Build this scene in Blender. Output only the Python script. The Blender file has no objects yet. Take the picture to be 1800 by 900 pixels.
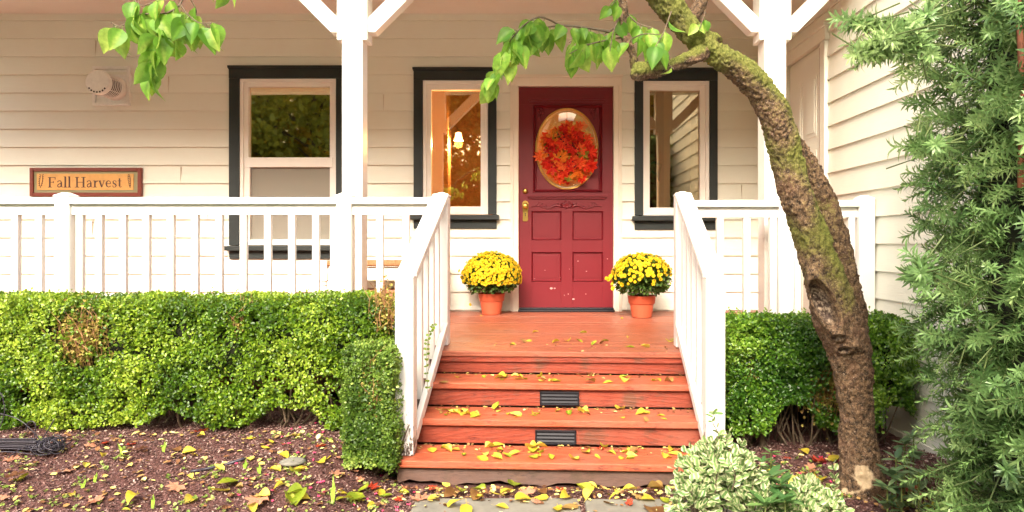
import bpy, math, random
import numpy as np
from mathutils import Vector, Matrix, Quaternion
random.seed(7); RNG = np.random.default_rng(7)
sc = bpy.context.scene
COL = sc.collection
R = math.radians
# ------------------------------------------------------------------ camera, sky, sun, exposure
EZ = 1.14; F = 1226.0; VX, VY = 940.0, 425.0
cam = bpy.data.cameras.new('camera'); camo = bpy.data.objects.new('camera', cam); COL.objects.link(camo)
camo.location = (0, 0, EZ); camo.rotation_euler = (R(90), 0, 0)
cam.sensor_width = 36; cam.lens = F/1800*36; cam.shift_x = -(VX-900)/1800; cam.shift_y = (VY-450)/1800
cam.clip_start = .05; cam.clip_end = 500
sc.camera = camo
SUN_EL, SUN_AZ = 38, 192      # azimuth the light comes from, measured from +Y clockwise
w = bpy.data.worlds.new('World'); sc.world = w; w.use_nodes = True
nt = w.node_tree; bg = nt.nodes['Background']
sky = nt.nodes.new('ShaderNodeTexSky'); sky.sky_type = 'NISHITA'; sky.sun_disc = False
sky.sun_elevation = R(SUN_EL); sky.sun_rotation = R(SUN_AZ); sky.air_density = 1.0; sky.dust_density = 8.0; sky.ozone_density = 0.6
nt.links.new(sky.outputs[0], bg.inputs[0]); bg.inputs[1].default_value = 0.15
sl = bpy.data.lights.new('sun', 'SUN'); slo = bpy.data.objects.new('sun', sl); COL.objects.link(slo)
sl.energy = .92; sl.angle = R(26); sl.color = (1.0, .985, .96)
d = Vector((math.sin(R(SUN_AZ))*math.cos(R(SUN_EL)), math.cos(R(SUN_AZ))*math.cos(R(SUN_EL)), math.sin(R(SUN_EL))))
slo.rotation_euler = d.to_track_quat('Z', 'Y').to_euler(); slo.location = (0, -5, 12)
sc.view_settings.view_transform = 'Standard'; sc.view_settings.look = 'None'
sc.view_settings.exposure = 1.98; sc.view_settings.gamma = 1.0
sc.render.engine = 'CYCLES'
sc.cycles.max_bounces = 8; sc.cycles.diffuse_bounces = 5; sc.cycles.glossy_bounces = 4; sc.cycles.transparent_max_bounces = 8

# ------------------------------------------------------------------ helpers
def at(px, py, Y): return Vector(((px-VX)/F*Y, Y, EZ-(py-VY)/F*Y))
def lin(c): return tuple(((x/255)/12.92 if x/255 <= .04045 else ((x/255+.055)/1.055)**2.4) for x in c)
def _h(ix, iy, iz):
    h = (ix*374761393 + iy*668265263 + iz*2147483647 + 1274126177) & 0xffffffff
    h = ((h ^ (h >> 13))*1274126177) & 0xffffffff
    return ((h ^ (h >> 16)) & 0xffff)/65535.0
def vnoise(p, s=1.0, seed=0):
    p = np.asarray(p, float)*s + seed*17.3
    i = np.floor(p).astype(np.int64); f = p-i; f = f*f*(3-2*f); r = 0
    for a in (0, 1):
        for b in (0, 1):
            for c in (0, 1):
                wgt = (f[..., 0] if a else 1-f[..., 0])*(f[..., 1] if b else 1-f[..., 1])*(f[..., 2] if c else 1-f[..., 2])
                r = r + wgt*_h(i[..., 0]+a, i[..., 1]+b, i[..., 2]+c)
    return r*2-1
def fbm(p, s=1.0, o=4, seed=0): return sum(vnoise(p, s*2**k, seed+k)*.5**k for k in range(o))
ORG = {}
def org(o): return ORG.get(o.name, Vector((0, 0, 0))) if o else Vector((0, 0, 0))
def tag(o, label=None, cat=None, group=None, kind=None):
    if label: o['label'] = label
    if cat: o['category'] = cat
    if group: o['group'] = group
    if kind: o['kind'] = kind
    return o
def thing(name, loc, label, cat, group=None):
    o = bpy.data.objects.new(name, None); COL.objects.link(o); o.location = loc; o.empty_display_size = .1
    ORG[o.name] = Vector(loc); return tag(o, label, cat, group)
class MB:
    def __init__(s): s.v = []; s.f = []; s.m = []; s.mi = 0
    def add(s, vs, fs):
        n = len(s.v); s.v += [tuple(v) for v in vs]; s.f += [tuple(i+n for i in f) for f in fs]; s.m += [s.mi]*len(fs); return s
    def box(s, a, b, M=None):
        x0, y0, z0 = a; x1, y1, z1 = b
        vs = [Vector(p) for p in ((x0,y0,z0),(x1,y0,z0),(x1,y1,z0),(x0,y1,z0),(x0,y0,z1),(x1,y0,z1),(x1,y1,z1),(x0,y1,z1))]
        if M: vs = [M @ v for v in vs]
        return s.add(vs, [(0,3,2,1),(4,5,6,7),(0,1,5,4),(1,2,6,5),(2,3,7,6),(3,0,4,7)])
    def bar(s, p, q, wd, ht, up=(0,0,1)):
        p, q = Vector(p), Vector(q); y = (q-p).normalized(); x = y.cross(Vector(up)).normalized(); z = x.cross(y)
        vs = [c + x*(i*wd/2) + z*(j*ht/2) for c in (p, q) for i, j in ((-1,-1),(1,-1),(1,1),(-1,1))]
        return s.add(vs, [(0,1,2,3),(7,6,5,4),(0,4,5,1),(1,5,6,2),(2,6,7,3),(3,7,4,0)])
    def prism(s, poly, y0, y1, M=None):      # poly in x,z; extruded along y
        n = len(poly); vs = [Vector((x, y0, z)) for x, z in poly]+[Vector((x, y1, z)) for x, z in poly]
        if M: vs = [M @ v for v in vs]
        return s.add(vs, [tuple(range(n)), tuple(range(2*n-1, n-1, -1))]+[(i, i+n, (i+1) % n+n, (i+1) % n) for i in range(n)])
    def tube(s, pts, rad, n=8, cap=True):
        pts = [Vector(p) for p in pts]; k = len(pts)
        if not hasattr(rad, '__len__'): rad = [rad]*k
        vs = []; ref = None
        for i, p in enumerate(pts):
            t = (pts[min(i+1, k-1)]-pts[max(i-1, 0)]).normalized()
            if ref is None: ref = Vector((0, 0, 1)) if abs(t.z) < .9 else Vector((1, 0, 0))
            x = ref - t*ref.dot(t); x.normalize(); ref = x; y = t.cross(x)
            vs += [p + (x*math.cos(a)+y*math.sin(a))*rad[i] for a in (2*math.pi*j/n for j in range(n))]
        fs = [(i*n+j, i*n+(j+1) % n, (i+1)*n+(j+1) % n, (i+1)*n+j) for i in range(k-1) for j in range(n)]
        if cap: fs += [tuple(range(n-1, -1, -1)), tuple(range((k-1)*n, k*n))]
        return s.add(vs, fs)
    def lathe(s, prof, c, n=24, axis=(0,0,1), cap=True):
        q = Vector((0,0,1)).rotation_difference(Vector(axis)); c = Vector(c)
        vs = [c + q @ Vector((r*math.cos(2*math.pi*j/n), r*math.sin(2*math.pi*j/n), z)) for r, z in prof for j in range(n)]
        k = len(prof)
        fs = [(i*n+j, i*n+(j+1) % n, (i+1)*n+(j+1) % n, (i+1)*n+j) for i in range(k-1) for j in range(n)]
        if cap: fs += [tuple(range(n-1, -1, -1)), tuple(range((k-1)*n, k*n))]
        return s.add(vs, fs)
    def ribbon(s, pts, wd, M, th=.002):      # flat stroke in a local x,z plane, thickness towards -y
        pts = [Vector((p[0], 0, p[1])) for p in pts]; k = len(pts)
        if not hasattr(wd, '__len__'): wd = [wd]*k
        vs = []
        for i, p in enumerate(pts):
            t = (pts[min(i+1, k-1)]-pts[max(i-1, 0)]).normalized(); nrm = Vector((-t.z, 0, t.x))*wd[i]/2
            vs += [p+nrm, p-nrm, p+nrm*.8-Vector((0, th, 0)), p-nrm*.8-Vector((0, th, 0))]
        fs = [(2, 3, 1, 0), (4*k-4, 4*k-3, 4*k-1, 4*k-2)]
        for i in range(k-1):
            a = 4*i; b = a+4
            fs += [(a+2, b+2, b+3, a+3), (a, b, b+2, a+2), (a+3, b+3, b+1, a+1), (a+1, b+1, b, a)]
        return s.add([M @ v for v in vs], fs)
    def build(s, name, mats, parent=None, smooth=False, bevel=0, origin=None, seg=2, angle=None):
        me = bpy.data.meshes.new(name); o0 = origin if origin is not None else org(parent); o0 = Vector(o0)
        me.from_pydata([(v[0]-o0.x, v[1]-o0.y, v[2]-o0.z) for v in s.v], [], s.f)
        if not isinstance(mats, (list, tuple)): mats = [mats]
        for m in mats: me.materials.append(m)
        me.polygons.foreach_set('material_index', s.m)
        if smooth: me.shade_smooth()
        if angle:
            me.shade_smooth(); me.set_sharp_from_angle(angle=R(angle))
        me.update()
        o = bpy.data.objects.new(name, me); COL.objects.link(o); o.parent = parent
        if parent is None and origin is not None: o.location = o0
        ORG[o.name] = o0
        if bevel:
            md = o.modifiers.new('bevel', 'BEVEL'); md.width = bevel; md.segments = seg; md.limit_method = 'ANGLE'; md.angle_limit = R(35)
        return o
def npmesh(name, V, Fc, mat, parent=None, attrs=None, uv=None, smooth=False, origin=None, matidx=None):
    """V (n,3); Fc (m,k) all the same size"""
    o0 = Vector(origin) if origin is not None else org(parent)
    V = np.asarray(V, np.float32)-np.array(o0, np.float32); Fc = np.asarray(Fc, np.int32); m, k = Fc.shape
    me = bpy.data.meshes.new(name); me.vertices.add(len(V)); me.vertices.foreach_set('co', V.ravel())
    me.loops.add(m*k); me.loops.foreach_set('vertex_index', Fc.ravel())
    me.polygons.add(m); me.polygons.foreach_set('loop_start', np.arange(0, m*k, k, dtype=np.int32))
    me.polygons.foreach_set('loop_total', np.full(m, k, np.int32))
    if matidx is not None: me.polygons.foreach_set('material_index', np.asarray(matidx, np.int32))
    me.update(calc_edges=True)
    if attrs:
        for an, av in attrs.items():
            a = me.attributes.new(an, 'FLOAT', 'POINT'); a.data.foreach_set('value', np.asarray(av, np.float32))
    if uv is not None:
        u = me.uv_layers.new(name='UVMap'); u.data.foreach_set('uv', np.asarray(uv, np.float32)[Fc.ravel()].ravel())
    for mm in (mat if isinstance(mat, (list, tuple)) else [mat]): me.materials.append(mm)
    if smooth: me.shade_smooth()
    o = bpy.data.objects.new(name, me); COL.objects.link(o); o.parent = parent
    if parent is None and origin is not None: o.location = o0
    ORG[o.name] = o0
    return o
def frames(dirs, ups):
    """rotation matrices (n,3,3) whose columns are x(side), y(dir), z(up)"""
    y = dirs/np.linalg.norm(dirs, axis=1)[:, None]; x = np.cross(y, ups); x /= (np.linalg.norm(x, axis=1)[:, None]+1e-9); z = np.cross(x, y)
    return np.stack([x, y, z], axis=2)
def scatter(tv, tf, pos, rot, size):
    """copies of a template mesh; returns V, F and the copy index of each vertex"""
    n = len(pos); k = len(tv)
    V = np.einsum('nij,kj->nki', rot, tv)*np.asarray(size).reshape(n, 1, -1) + pos[:, None, :]
    Fc = (tf[None] + (np.arange(n)*k)[:, None, None]).reshape(-1, tf.shape[1])
    return V.reshape(-1, 3), Fc, np.repeat(np.arange(n), k)
def rdir(n):
    v = RNG.normal(size=(n, 3)); return v/np.linalg.norm(v, axis=1)[:, None]
ORDW = ['', 'first','second','third','fourth','fifth','sixth','seventh','eighth','ninth','tenth','eleventh','twelfth','thirteenth','fourteenth','fifteenth','sixteenth','seventeenth','eighteenth','nineteenth']
def ordinal(n):
    if n < 20: return ORDW[n]
    T = {2:'twent',3:'thirt',4:'fort',5:'fift',6:'sixt',7:'sevent',8:'eight',9:'ninet'}[n//10]
    return T+'ieth' if n % 10 == 0 else T+'y-'+ORDW[n % 10]

# ------------------------------------------------------------------ materials
class NT:
    def __init__(s, name, rough=.5, spec=.5):
        s.mat = bpy.data.materials.new(name); s.mat.use_nodes = True; s.t = s.mat.node_tree
        s.b = s.t.nodes['Principled BSDF']; s.b.inputs['Roughness'].default_value = rough
        s.b.inputs['Specular IOR Level'].default_value = spec
        s.tc = None
    def n(s, ty, **kw):
        o = s.t.nodes.new(ty)
        for k, v in kw.items(): setattr(o, k, v)
        return o
    def l(s, a, b): s.t.links.new(a, b)
    def co(s, scale=(1,1,1), kind='Object'):
        if s.tc is None: s.tc = s.n('ShaderNodeTexCoord')
        mp = s.n('ShaderNodeMapping'); mp.inputs['Scale'].default_value = scale; s.l(s.tc.outputs[kind], mp.inputs[0]); return mp.outputs[0]
    def noise(s, scale, detail=5, rough=.6, vec=None, dist=0):
        o = s.n('ShaderNodeTexNoise'); o.inputs['Scale'].default_value = scale; o.inputs['Detail'].default_value = detail
        o.inputs['Roughness'].default_value = rough; o.inputs['Distortion'].default_value = dist
        s.l(vec if vec is not None else s.co(), o.inputs['Vector']); return o.outputs[0]
    def ramp(s, fac, stops):
        o = s.n('ShaderNodeValToRGB'); e = o.color_ramp.elements
        while len(e) > 1: e.remove(e[-1])
        e[0].position = stops[0][0]; e[0].color = tuple(stops[0][1])+(1,)
        for p, c in stops[1:]:
            q = e.new(p); q.color = tuple(c)+(1,)
        s.l(fac, o.inputs[0]); return o.outputs[0]
    def fr(s, fac, a, b):                      # float ramp
        o = s.n('ShaderNodeMapRange'); o.inputs[1].default_value = a; o.inputs[2].default_value = b; s.l(fac, o.inputs[0]); return o.outputs[0]
    def math(s, op, a, b=None):
        o = s.n('ShaderNodeMath', operation=op)
        for i, x in enumerate((a, b)):
            if x is None: continue
            if hasattr(x, 'links'): s.l(x, o.inputs[i])
            else: o.inputs[i].default_value = x
        return o.outputs[0]
    def mix(s, fac, a, b, mode='MIX'):
        o = s.n('ShaderNodeMix', data_type='RGBA', blend_type=mode)
        for i, x in ((0, fac), (6, a), (7, b)):
            if hasattr(x, 'links'): s.l(x, o.inputs[i])
            elif i == 0: o.inputs[0].default_value = x
            else: o.inputs[i].default_value = tuple(x)+(1,)
        return o.outputs[2]
    def attr(s, name):
        o = s.n('ShaderNodeAttribute'); o.attribute_name = name; return o.outputs['Fac']
    def base(s, c):
        if hasattr(c, 'links'): s.l(c, s.b.inputs['Base Color'])
        else: s.b.inputs['Base Color'].default_value = tuple(c)+(1,)
    def bump(s, h, strength=.3, dist=.01):
        o = s.n('ShaderNodeBump'); o.inputs['Strength'].default_value = strength; o.inputs['Distance'].default_value = dist
        s.l(h, o.inputs['Height']); s.l(o.outputs[0], s.b.inputs['Normal'])
    def trans(s, amt, colsock):
        t = s.n('ShaderNodeBsdfTranslucent'); m = s.n('ShaderNodeMixShader'); m.inputs[0].default_value = amt
        if hasattr(colsock, 'links'): s.l(colsock, t.inputs[0])
        else: t.inputs[0].default_value = tuple(colsock)+(1,)
        out = s.t.nodes['Material Output']; s.l(s.b.outputs[0], m.inputs[1]); s.l(t.outputs[0], m.inputs[2]); s.l(m.outputs[0], out.inputs[0])
def painted(name, c, rough=.45, grain=(1,1,30), dirt=.12, dirtc=(.35,.28,.2), bump=.25, chips=0):
    m = NT(name, rough); g = m.noise(12, 6, .65, m.co(grain)); big = m.noise(1.7, 4)
    col = m.mix(m.math('MULTIPLY', m.fr(big, .45, .8), dirt), c, dirtc)
    col = m.mix(m.math('MULTIPLY', m.fr(g, .55, .75), dirt*.8), col, dirtc)
    if chips:
        ch = m.fr(m.noise(45, 4, .7, m.co((1,1,.35))), .66, .70)
        col = m.mix(m.math('MULTIPLY', ch, chips), col, (.18,.13,.1))
    m.base(col); m.bump(g, bump, .003); return m.mat
def glass_mat(name, tint, refl):
    m = NT(name); t = m.t; out = t.nodes['Material Output']
    tr = m.n('ShaderNodeBsdfTransparent'); tr.inputs[0].default_value = tuple(tint)+(1,)
    gl = m.n('ShaderNodeBsdfGlossy'); gl.inputs['Roughness'].default_value = .02; gl.inputs[0].default_value = (.98, .86, .62, 1)
    wv = m.noise(3.0, 2, .5); bp = m.n('ShaderNodeBump'); bp.inputs['Strength'].default_value = .04; bp.inputs['Distance'].default_value = .01
    m.l(wv, bp.inputs['Height']); m.l(bp.outputs[0], gl.inputs['Normal'])
    mx = m.n('ShaderNodeMixShader'); mx.inputs[0].default_value = refl
    m.l(tr.outputs[0], mx.inputs[1]); m.l(gl.outputs[0], mx.inputs[2]); m.l(mx.outputs[0], out.inputs[0]); return m.mat
def leafmat(name, c0, c1, c2, rough=.42, trans=.3, spec=.4, back=None):
    m = NT(name, rough, spec); a = m.attr('tint')
    col = m.ramp(a, [(0, c0), (.5, c1), (1, c2)]); nz = m.noise(60, 3); col = m.mix(m.fr(nz, .3, .9), col, tuple(x*.7 for x in c0))
    m.base(col); m.trans(trans, m.mix(.4, col, c2)); return m.mat
def plain(name, c, rough=.5, metal=0, nz=.1, scale=30, bump=.1, spec=.5):
    m = NT(name, rough, spec); m.b.inputs['Metallic'].default_value = metal; n_ = m.noise(scale, 5)
    m.base(m.mix(m.math('MULTIPLY', m.fr(n_, .4, .75), nz*3), c, tuple(x*.6 for x in c))); m.bump(n_, bump, .003); return m.mat

M_WALL = painted('wall_paint', (.76,.77,.665), .55, (.6,1,14), .16, (.52,.42,.30), .35)
M_SIDE = painted('side_wall_paint', (.74,.735,.62), .55, (1,.6,14), .16, (.50,.42,.30), .35)
M_WHITE = painted('white_paint', (.80,.78,.71), .4, (1,1,.4), .10, (.5,.42,.32), .3, .0)
M_RAIL = painted('rail_paint', (.80,.785,.735), .4, (3,3,.6), .10, (.5,.42,.34), .35, .25)
M_CREAM = painted('cream_trim', (.80,.74,.62), .4, (2,2,1), .08)
M_SASH = painted('vinyl_white', (.84,.82,.76), .3, (2,2,1), .03)
M_GREEN = painted('dark_green_trim', (.008,.014,.013), .5, (9,1,9), .25, (.06,.07,.065), .6)
M_CEIL = painted('porch_ceiling', (.80,.78,.72), .6, (14,.5,1), .12)
def dirty_post():
    m = NT('weathered_post_paint', .45); g = m.noise(12, 6, .65, m.co((3,3,.6)))
    geo = m.n('ShaderNodeNewGeometry'); sx = m.n('ShaderNodeSeparateXYZ'); m.l(geo.outputs['Position'], sx.inputs[0])
    h = m.fr(sx.outputs['Z'], .62, .12)
    nz = m.noise(70, 5, .75, m.co((1,1,.4))); blot = m.noise(9, 3)
    thr = m.math('ADD', nz, m.math('MULTIPLY', m.math('MULTIPLY', h, h), .24)); msk = m.fr(m.math('ADD', thr, m.math('MULTIPLY', blot, .12)), .735, .80)
    col = m.mix(m.math('MULTIPLY', m.fr(g, .5, .75), .12), (.88,.85,.80), (.5,.42,.34))
    col = m.mix(m.math('MULTIPLY', h, .12), col, (.5,.44,.33)); col = m.mix(msk, col, (.10,.075,.06))
    m.base(col); m.bump(m.math('SUBTRACT', g, msk), .5, .004); return m.mat
M_POSTD = dirty_post()
def redwood(name, c, c2, dark, grain, swirl=False, worn=.3, moss=0.):
    m = NT(name, .5, .3)
    v = m.co(grain); g = m.noise(9, 8, .7, v, 1.2)
    wv = m.n('ShaderNodeTexWave', wave_type='RINGS' if swirl else 'BANDS', bands_direction='Z' if not swirl else 'Z')
    if swirl: wv.rings_direction = 'Y'
    wv.inputs['Scale'].default_value = 4.5 if swirl else 5; wv.inputs['Distortion'].default_value = 5 if swirl else 4; wv.inputs['Detail'].default_value = 3; wv.inputs['Detail Scale'].default_value = 1.2
    m.l(m.co((.8,1,3.0)) if swirl else v, wv.inputs['Vector'])
    lines = m.math('MULTIPLY', m.fr(wv.outputs['Fac'], .5, 1.0), m.fr(m.noise(5, 4, .7), .35, .6))
    col = m.mix(m.fr(g, .35, .7), c, c2); big = m.noise(2.2, 5, .6)
    col = m.mix(m.math('MULTIPLY', lines, .42 if swirl else .28), col, dark)
    col = m.mix(m.math('MULTIPLY', m.fr(big, .5, .68), worn), col, (.30,.12,.075))
    spk = m.fr(m.noise(24, 6, .8, m.co((.35,1,1))), .55, .66); col = m.mix(m.math('MULTIPLY', spk, .75), col, dark)
    if moss: col = m.mix(m.math('MULTIPLY', m.fr(m.noise(5, 5, .7), .52, .64), moss), col, (.085,.06,.035))
    m.base(col); m.bump(m.math('ADD', g, m.math('MULTIPLY', lines, .5)), .55, .004)
    r = m.fr(big, .3, .8); m.l(m.math('ADD', m.math('MULTIPLY', r, .3), .3), m.b.inputs['Roughness']); return m.mat
RED = (.50,.085,.035); RED2 = (.60,.14,.06); DK = (.10,.022,.014)
M_TREAD = redwood('red_stained_tread', (.34,.062,.026), (.54,.15,.07), DK, (1.0,16,16), worn=.7)
M_RISER = redwood('red_stained_riser', (.20,.034,.020), (.36,.080,.042), (.09,.022,.016), (1.4,1,20), True, .45, .55)
M_DECK = redwood('red_stained_deck', (.26,.066,.034), (.42,.135,.07), DK, (1.0,12,12), worn=.7)
M_BEAM = redwood('weathered_beam', (.11,.065,.05), (.17,.10,.075), (.03,.02,.018), (2,2,16), worn=.2, moss=.7)
M_DOOR = painted('door_red', (.17,.008,.015), .38, (4,1,.5), .15, (.12,.01,.012), .25)
M_GLASS = glass_mat('window_glass', (.85,.78,.62), .80); M_GLASS3 = glass_mat('dim_window_glass', (.90,.78,.62), .24); M_GLASS2 = glass_mat('clear_window_glass', (.90,.80,.65), .38)
M_GLASSW = glass_mat('oval_glass', (.97,.92,.85), .42)
M_BRASS = plain('brass', (.75,.50,.13), .28, 1, .15, 60)
M_BLACK = plain('black_metal', (.010,.010,.014), .45, 0, .2, spec=.3)
M_VENT = plain('vent_cream', (.82,.82,.76), .4, 0, .1)
M_VDARK = plain('vent_shadow_gap', (.02,.012,.012), .7)
M_TERRA = plain('terracotta_plastic', (.50,.10,.045), .42, 0, .06, 14)
M_SOIL = plain('soil', (.04,.025,.018), .9, 0, .3, 80, .6)
M_STRAW = plain('woven_straw', (.42,.21,.09), .8, 0, .3, 120, .8)
M_MAHOG = plain('mahogany_frame', (.19,.035,.018), .35, 0, .2, 40)
M_MAT = plain('olive_mat', (.27,.25,.13), .7)
M_PLAQ = plain('ochre_plaque', (.62,.33,.09), .6, 0, .15, 20)
M_INK = plain('brown_ink', (.075,.028,.02), .6)
M_RUST = plain('rust_strip', (.25,.055,.025), .7, 0, .3)
M_ROOM = plain('warm_room_wall', (.42,.20,.08), .8, 0, .1, 3)
M_PANEL = redwood('room_wood_panel', (.20,.055,.02), (.28,.09,.035), (.04,.012,.008), (1,1,12))
M_CRATE = plain('brown_box', (.40,.17,.09), .7)
M_WIRE = plain('black_wire', (.035,.03,.04), .35, 0, .2)
M_STONE = plain('flagstone', (.20,.19,.15), .85, 0, .3, 12, .5)
M_TWIG = plain('dry_twig', (.42,.22,.10), .8, 0, .3, 50)
M_BARK2 = plain('twig_bark', (.12,.085,.05), .8, 0, .3, 60, .5)
M_STEM = plain('green_stem', (.16,.20,.05), .6)
M_YSTEM = plain('yew_bark', (.30,.10,.05), .8, 0, .4, 25, .7)
M_HCORE = plain('shaded_inner_twigs', (.022,.026,.012), .95, 0, .4, 40, .8)  # near-black: shade between the leaves put into the twig colour
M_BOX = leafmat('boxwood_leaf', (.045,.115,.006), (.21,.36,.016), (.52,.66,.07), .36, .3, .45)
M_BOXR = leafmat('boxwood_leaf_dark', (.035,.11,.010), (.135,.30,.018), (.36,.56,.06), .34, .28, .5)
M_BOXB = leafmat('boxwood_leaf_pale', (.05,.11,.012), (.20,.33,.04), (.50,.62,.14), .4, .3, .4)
M_YEW = leafmat('yew_needle', (.05,.125,.035), (.235,.40,.125), (.50,.66,.26), .38, .3, .45)
M_TLEAF = leafmat('tree_leaf', (.07,.21,.02), (.22,.45,.045), (.54,.68,.13), .45, .5, .35)
M_MUML = leafmat('mum_leaf', (.03,.075,.012), (.08,.16,.02), (.16,.26,.04), .55, .25)
M_MUMF = leafmat('mum_petal', (.80,.52,.01), (.92,.70,.02), (.96,.82,.12), .6, .2, .2)
M_FY = leafmat('yellow_leaf', (.55,.42,.04), (.75,.62,.06), (.85,.74,.18), .5, .3, .3)
M_FG = leafmat('green_yellow_leaf', (.22,.30,.02), (.45,.48,.04), (.72,.65,.07), .45, .3, .4)
M_FB = leafmat('brown_leaf', (.16,.07,.02), (.34,.19,.06), (.50,.36,.10), .6, .2, .3)
M_FR = leafmat('red_leaf', (.30,.03,.012), (.50,.06,.02), (.60,.14,.05), .45, .25, .4)
M_FP = leafmat('pink_tan_leaf', (.42,.18,.10), (.55,.27,.16), (.66,.38,.24), .6, .2, .3)
M_DEADL = leafmat('dead_box_leaf', (.22,.14,.03), (.48,.36,.08), (.62,.58,.16), .6, .3)
M_WR = leafmat('wreath_red_leaf', (.50,.010,.010), (.90,.045,.015), (.95,.20,.04), .5, .25, .2)
M_WO = leafmat('wreath_orange_leaf', (.75,.12,.01), (.88,.24,.02), (.90,.40,.06), .5, .25, .2)
M_WG = leafmat('wreath_olive_leaf', (.14,.12,.01), (.27,.24,.02), (.42,.34,.04), .5, .25, .2)
M_BERRY = plain('dark_berry', (.05,.006,.01), .2)
def variegated():
    m = NT('variegated_leaf', .45, .35); uvn = m.n('ShaderNodeUVMap'); sx = m.n('ShaderNodeSeparateXYZ'); m.l(uvn.outputs[0], sx.inputs[0])
    dd = m.math('ABSOLUTE', m.math('SUBTRACT', sx.outputs[0], .5)); nz = m.noise(90, 3)
    k = m.fr(m.math('ADD', dd, m.math('MULTIPLY', nz, .16)), .30, .36)
    a = m.attr('tint'); g = m.ramp(a, [(0, (.09,.19,.05)), (1, (.25,.37,.12))]); col = m.mix(k, g, (.52,.54,.30))
    m.base(col); m.trans(.25, col); return m.mat
M_VAR = variegated()
def barkmat():
    m = NT('mossy_bark', .8, .3); n1 = m.noise(55, 7, .75); n2 = m.noise(9, 4); n3 = m.noise(160, 4, .8); vor = m.n('ShaderNodeTexVoronoi'); vor.inputs['Scale'].default_value = 75; m.l(m.co((1,1,.6)), vor.inputs['Vector'])
    col = m.mix(m.fr(n1, .38, .64), (.014,.009,.006), (.27,.165,.085)); col = m.mix(m.math('MULTIPLY', m.fr(n2, .5, .65), .6), col, (.14,.07,.04))
    col = m.mix(m.math('MULTIPLY', m.fr(n3, .57, .66), .8), col, (.46,.36,.25)); col = m.mix(m.fr(n3, .44, .36), col, (.02,.012,.008))
    ms = m.attr('moss'); mk = m.fr(m.math('ADD', m.math('ADD', m.math('MULTIPLY', ms, .8), m.math('MULTIPLY', n1, .75)), m.math('MULTIPLY', n2, .35)), .78, 1.0)
    mc = m.mix(m.fr(n3, .3, .7), (.05,.065,.010), (.21,.25,.03)); col = m.mix(m.math('MULTIPLY', mk, .75), col, mc)
    pl = m.attr('pale'); col = m.mix(m.fr(m.math('ADD', pl, m.math('MULTIPLY', n1, .5)), .75, .95), col, m.mix(n3, (.40,.28,.14), (.66,.52,.34)))
    hw = m.attr('hollow'); col = m.mix(hw, col, m.mix(m.fr(n1, .46, .60), (.07,.045,.035), (.40,.31,.21)))
    m.base(col); m.bump(m.math('ADD', m.math('ADD', n1, m.math('MULTIPLY', n3, .4)), m.math('MULTIPLY', vor.outputs[0], .5)), .9, .009); return m.mat
M_BARK = barkmat()
def groundmat():
    m = NT('mulch_soil', .9, .2); geo = m.n('ShaderNodeNewGeometry'); n1 = m.noise(120, 6, .75, geo.outputs['Position']); n2 = m.noise(30, 5, .7, geo.outputs['Position'])
    col = m.ramp(n1, [(.3, (.03,.012,.010)), (.5, (.15,.07,.06)), (.7, (.32,.18,.16))]); col = m.mix(m.fr(n2, .4, .7), col, (.09,.04,.03))
    lw = m.attr('lawn'); gr = m.mix(m.noise(6, 5, .6, geo.outputs['Position']), (.03,.06,.012), (.09,.14,.03))
    m.base(m.mix(lw, col, gr)); m.bump(m.math('ADD', n1, n2), .9, .012); return m.mat
M_GROUND = groundmat()
def chipmat():
    m = NT('bark_chip', .85, .25); a = m.attr('tint')
    m.base(m.ramp(a, [(0, (.03,.012,.010)), (.4, (.13,.065,.055)), (.8, (.27,.165,.14)), (1, (.42,.32,.26))])); return m.mat
M_CHIP = chipmat()

# ------------------------------------------------------------------ ground
def hgt(x, y):
    sm = lambda t: np.clip(t, 0, 1)**2*(3-2*np.clip(t, 0, 1))
    left = sm((-.66-x)/.35)*(.03+.15*sm((y-2.6)/.85))
    right = sm((x-.95)/.3)*.045*sm((y-2.9)/.6)
    p = np.stack([x, y, 0*x], -1)
    n = fbm(p, 7, 3)*.012*sm((abs(x-.2)-.75)/.1) + fbm(p, 45, 2, 3)*.006
    return left+right+n-.004
xs = np.concatenate([np.linspace(-120, -8, 12), np.linspace(-6, -3.3, 8), np.arange(-3.2, 2.4, .014), np.linspace(2.6, 6, 8), np.linspace(8, 120, 12)])
ys = np.concatenate([np.linspace(-120, -4, 12), np.linspace(-3, 1.8, 14), np.arange(1.95, 4.3, .014), np.linspace(4.6, 9, 8), np.linspace(12, 120, 8)])
X, Yg = np.meshgrid(xs, ys); Z = hgt(X, Yg); nx, ny = len(xs), len(ys)
idx = np.arange(nx*ny).reshape(ny, nx)
Fg = np.stack([idx[:-1, :-1], idx[:-1, 1:], idx[1:, 1:], idx[1:, :-1]], -1).reshape(-1, 4)
lawn = np.clip((1.7-Yg)/.15, 0, 1)
g = npmesh('ground', np.stack([X, Yg, Z], -1).reshape(-1, 3), Fg, M_GROUND, attrs={'lawn': lawn.ravel()}, smooth=True); tag(g, kind='structure')
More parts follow.
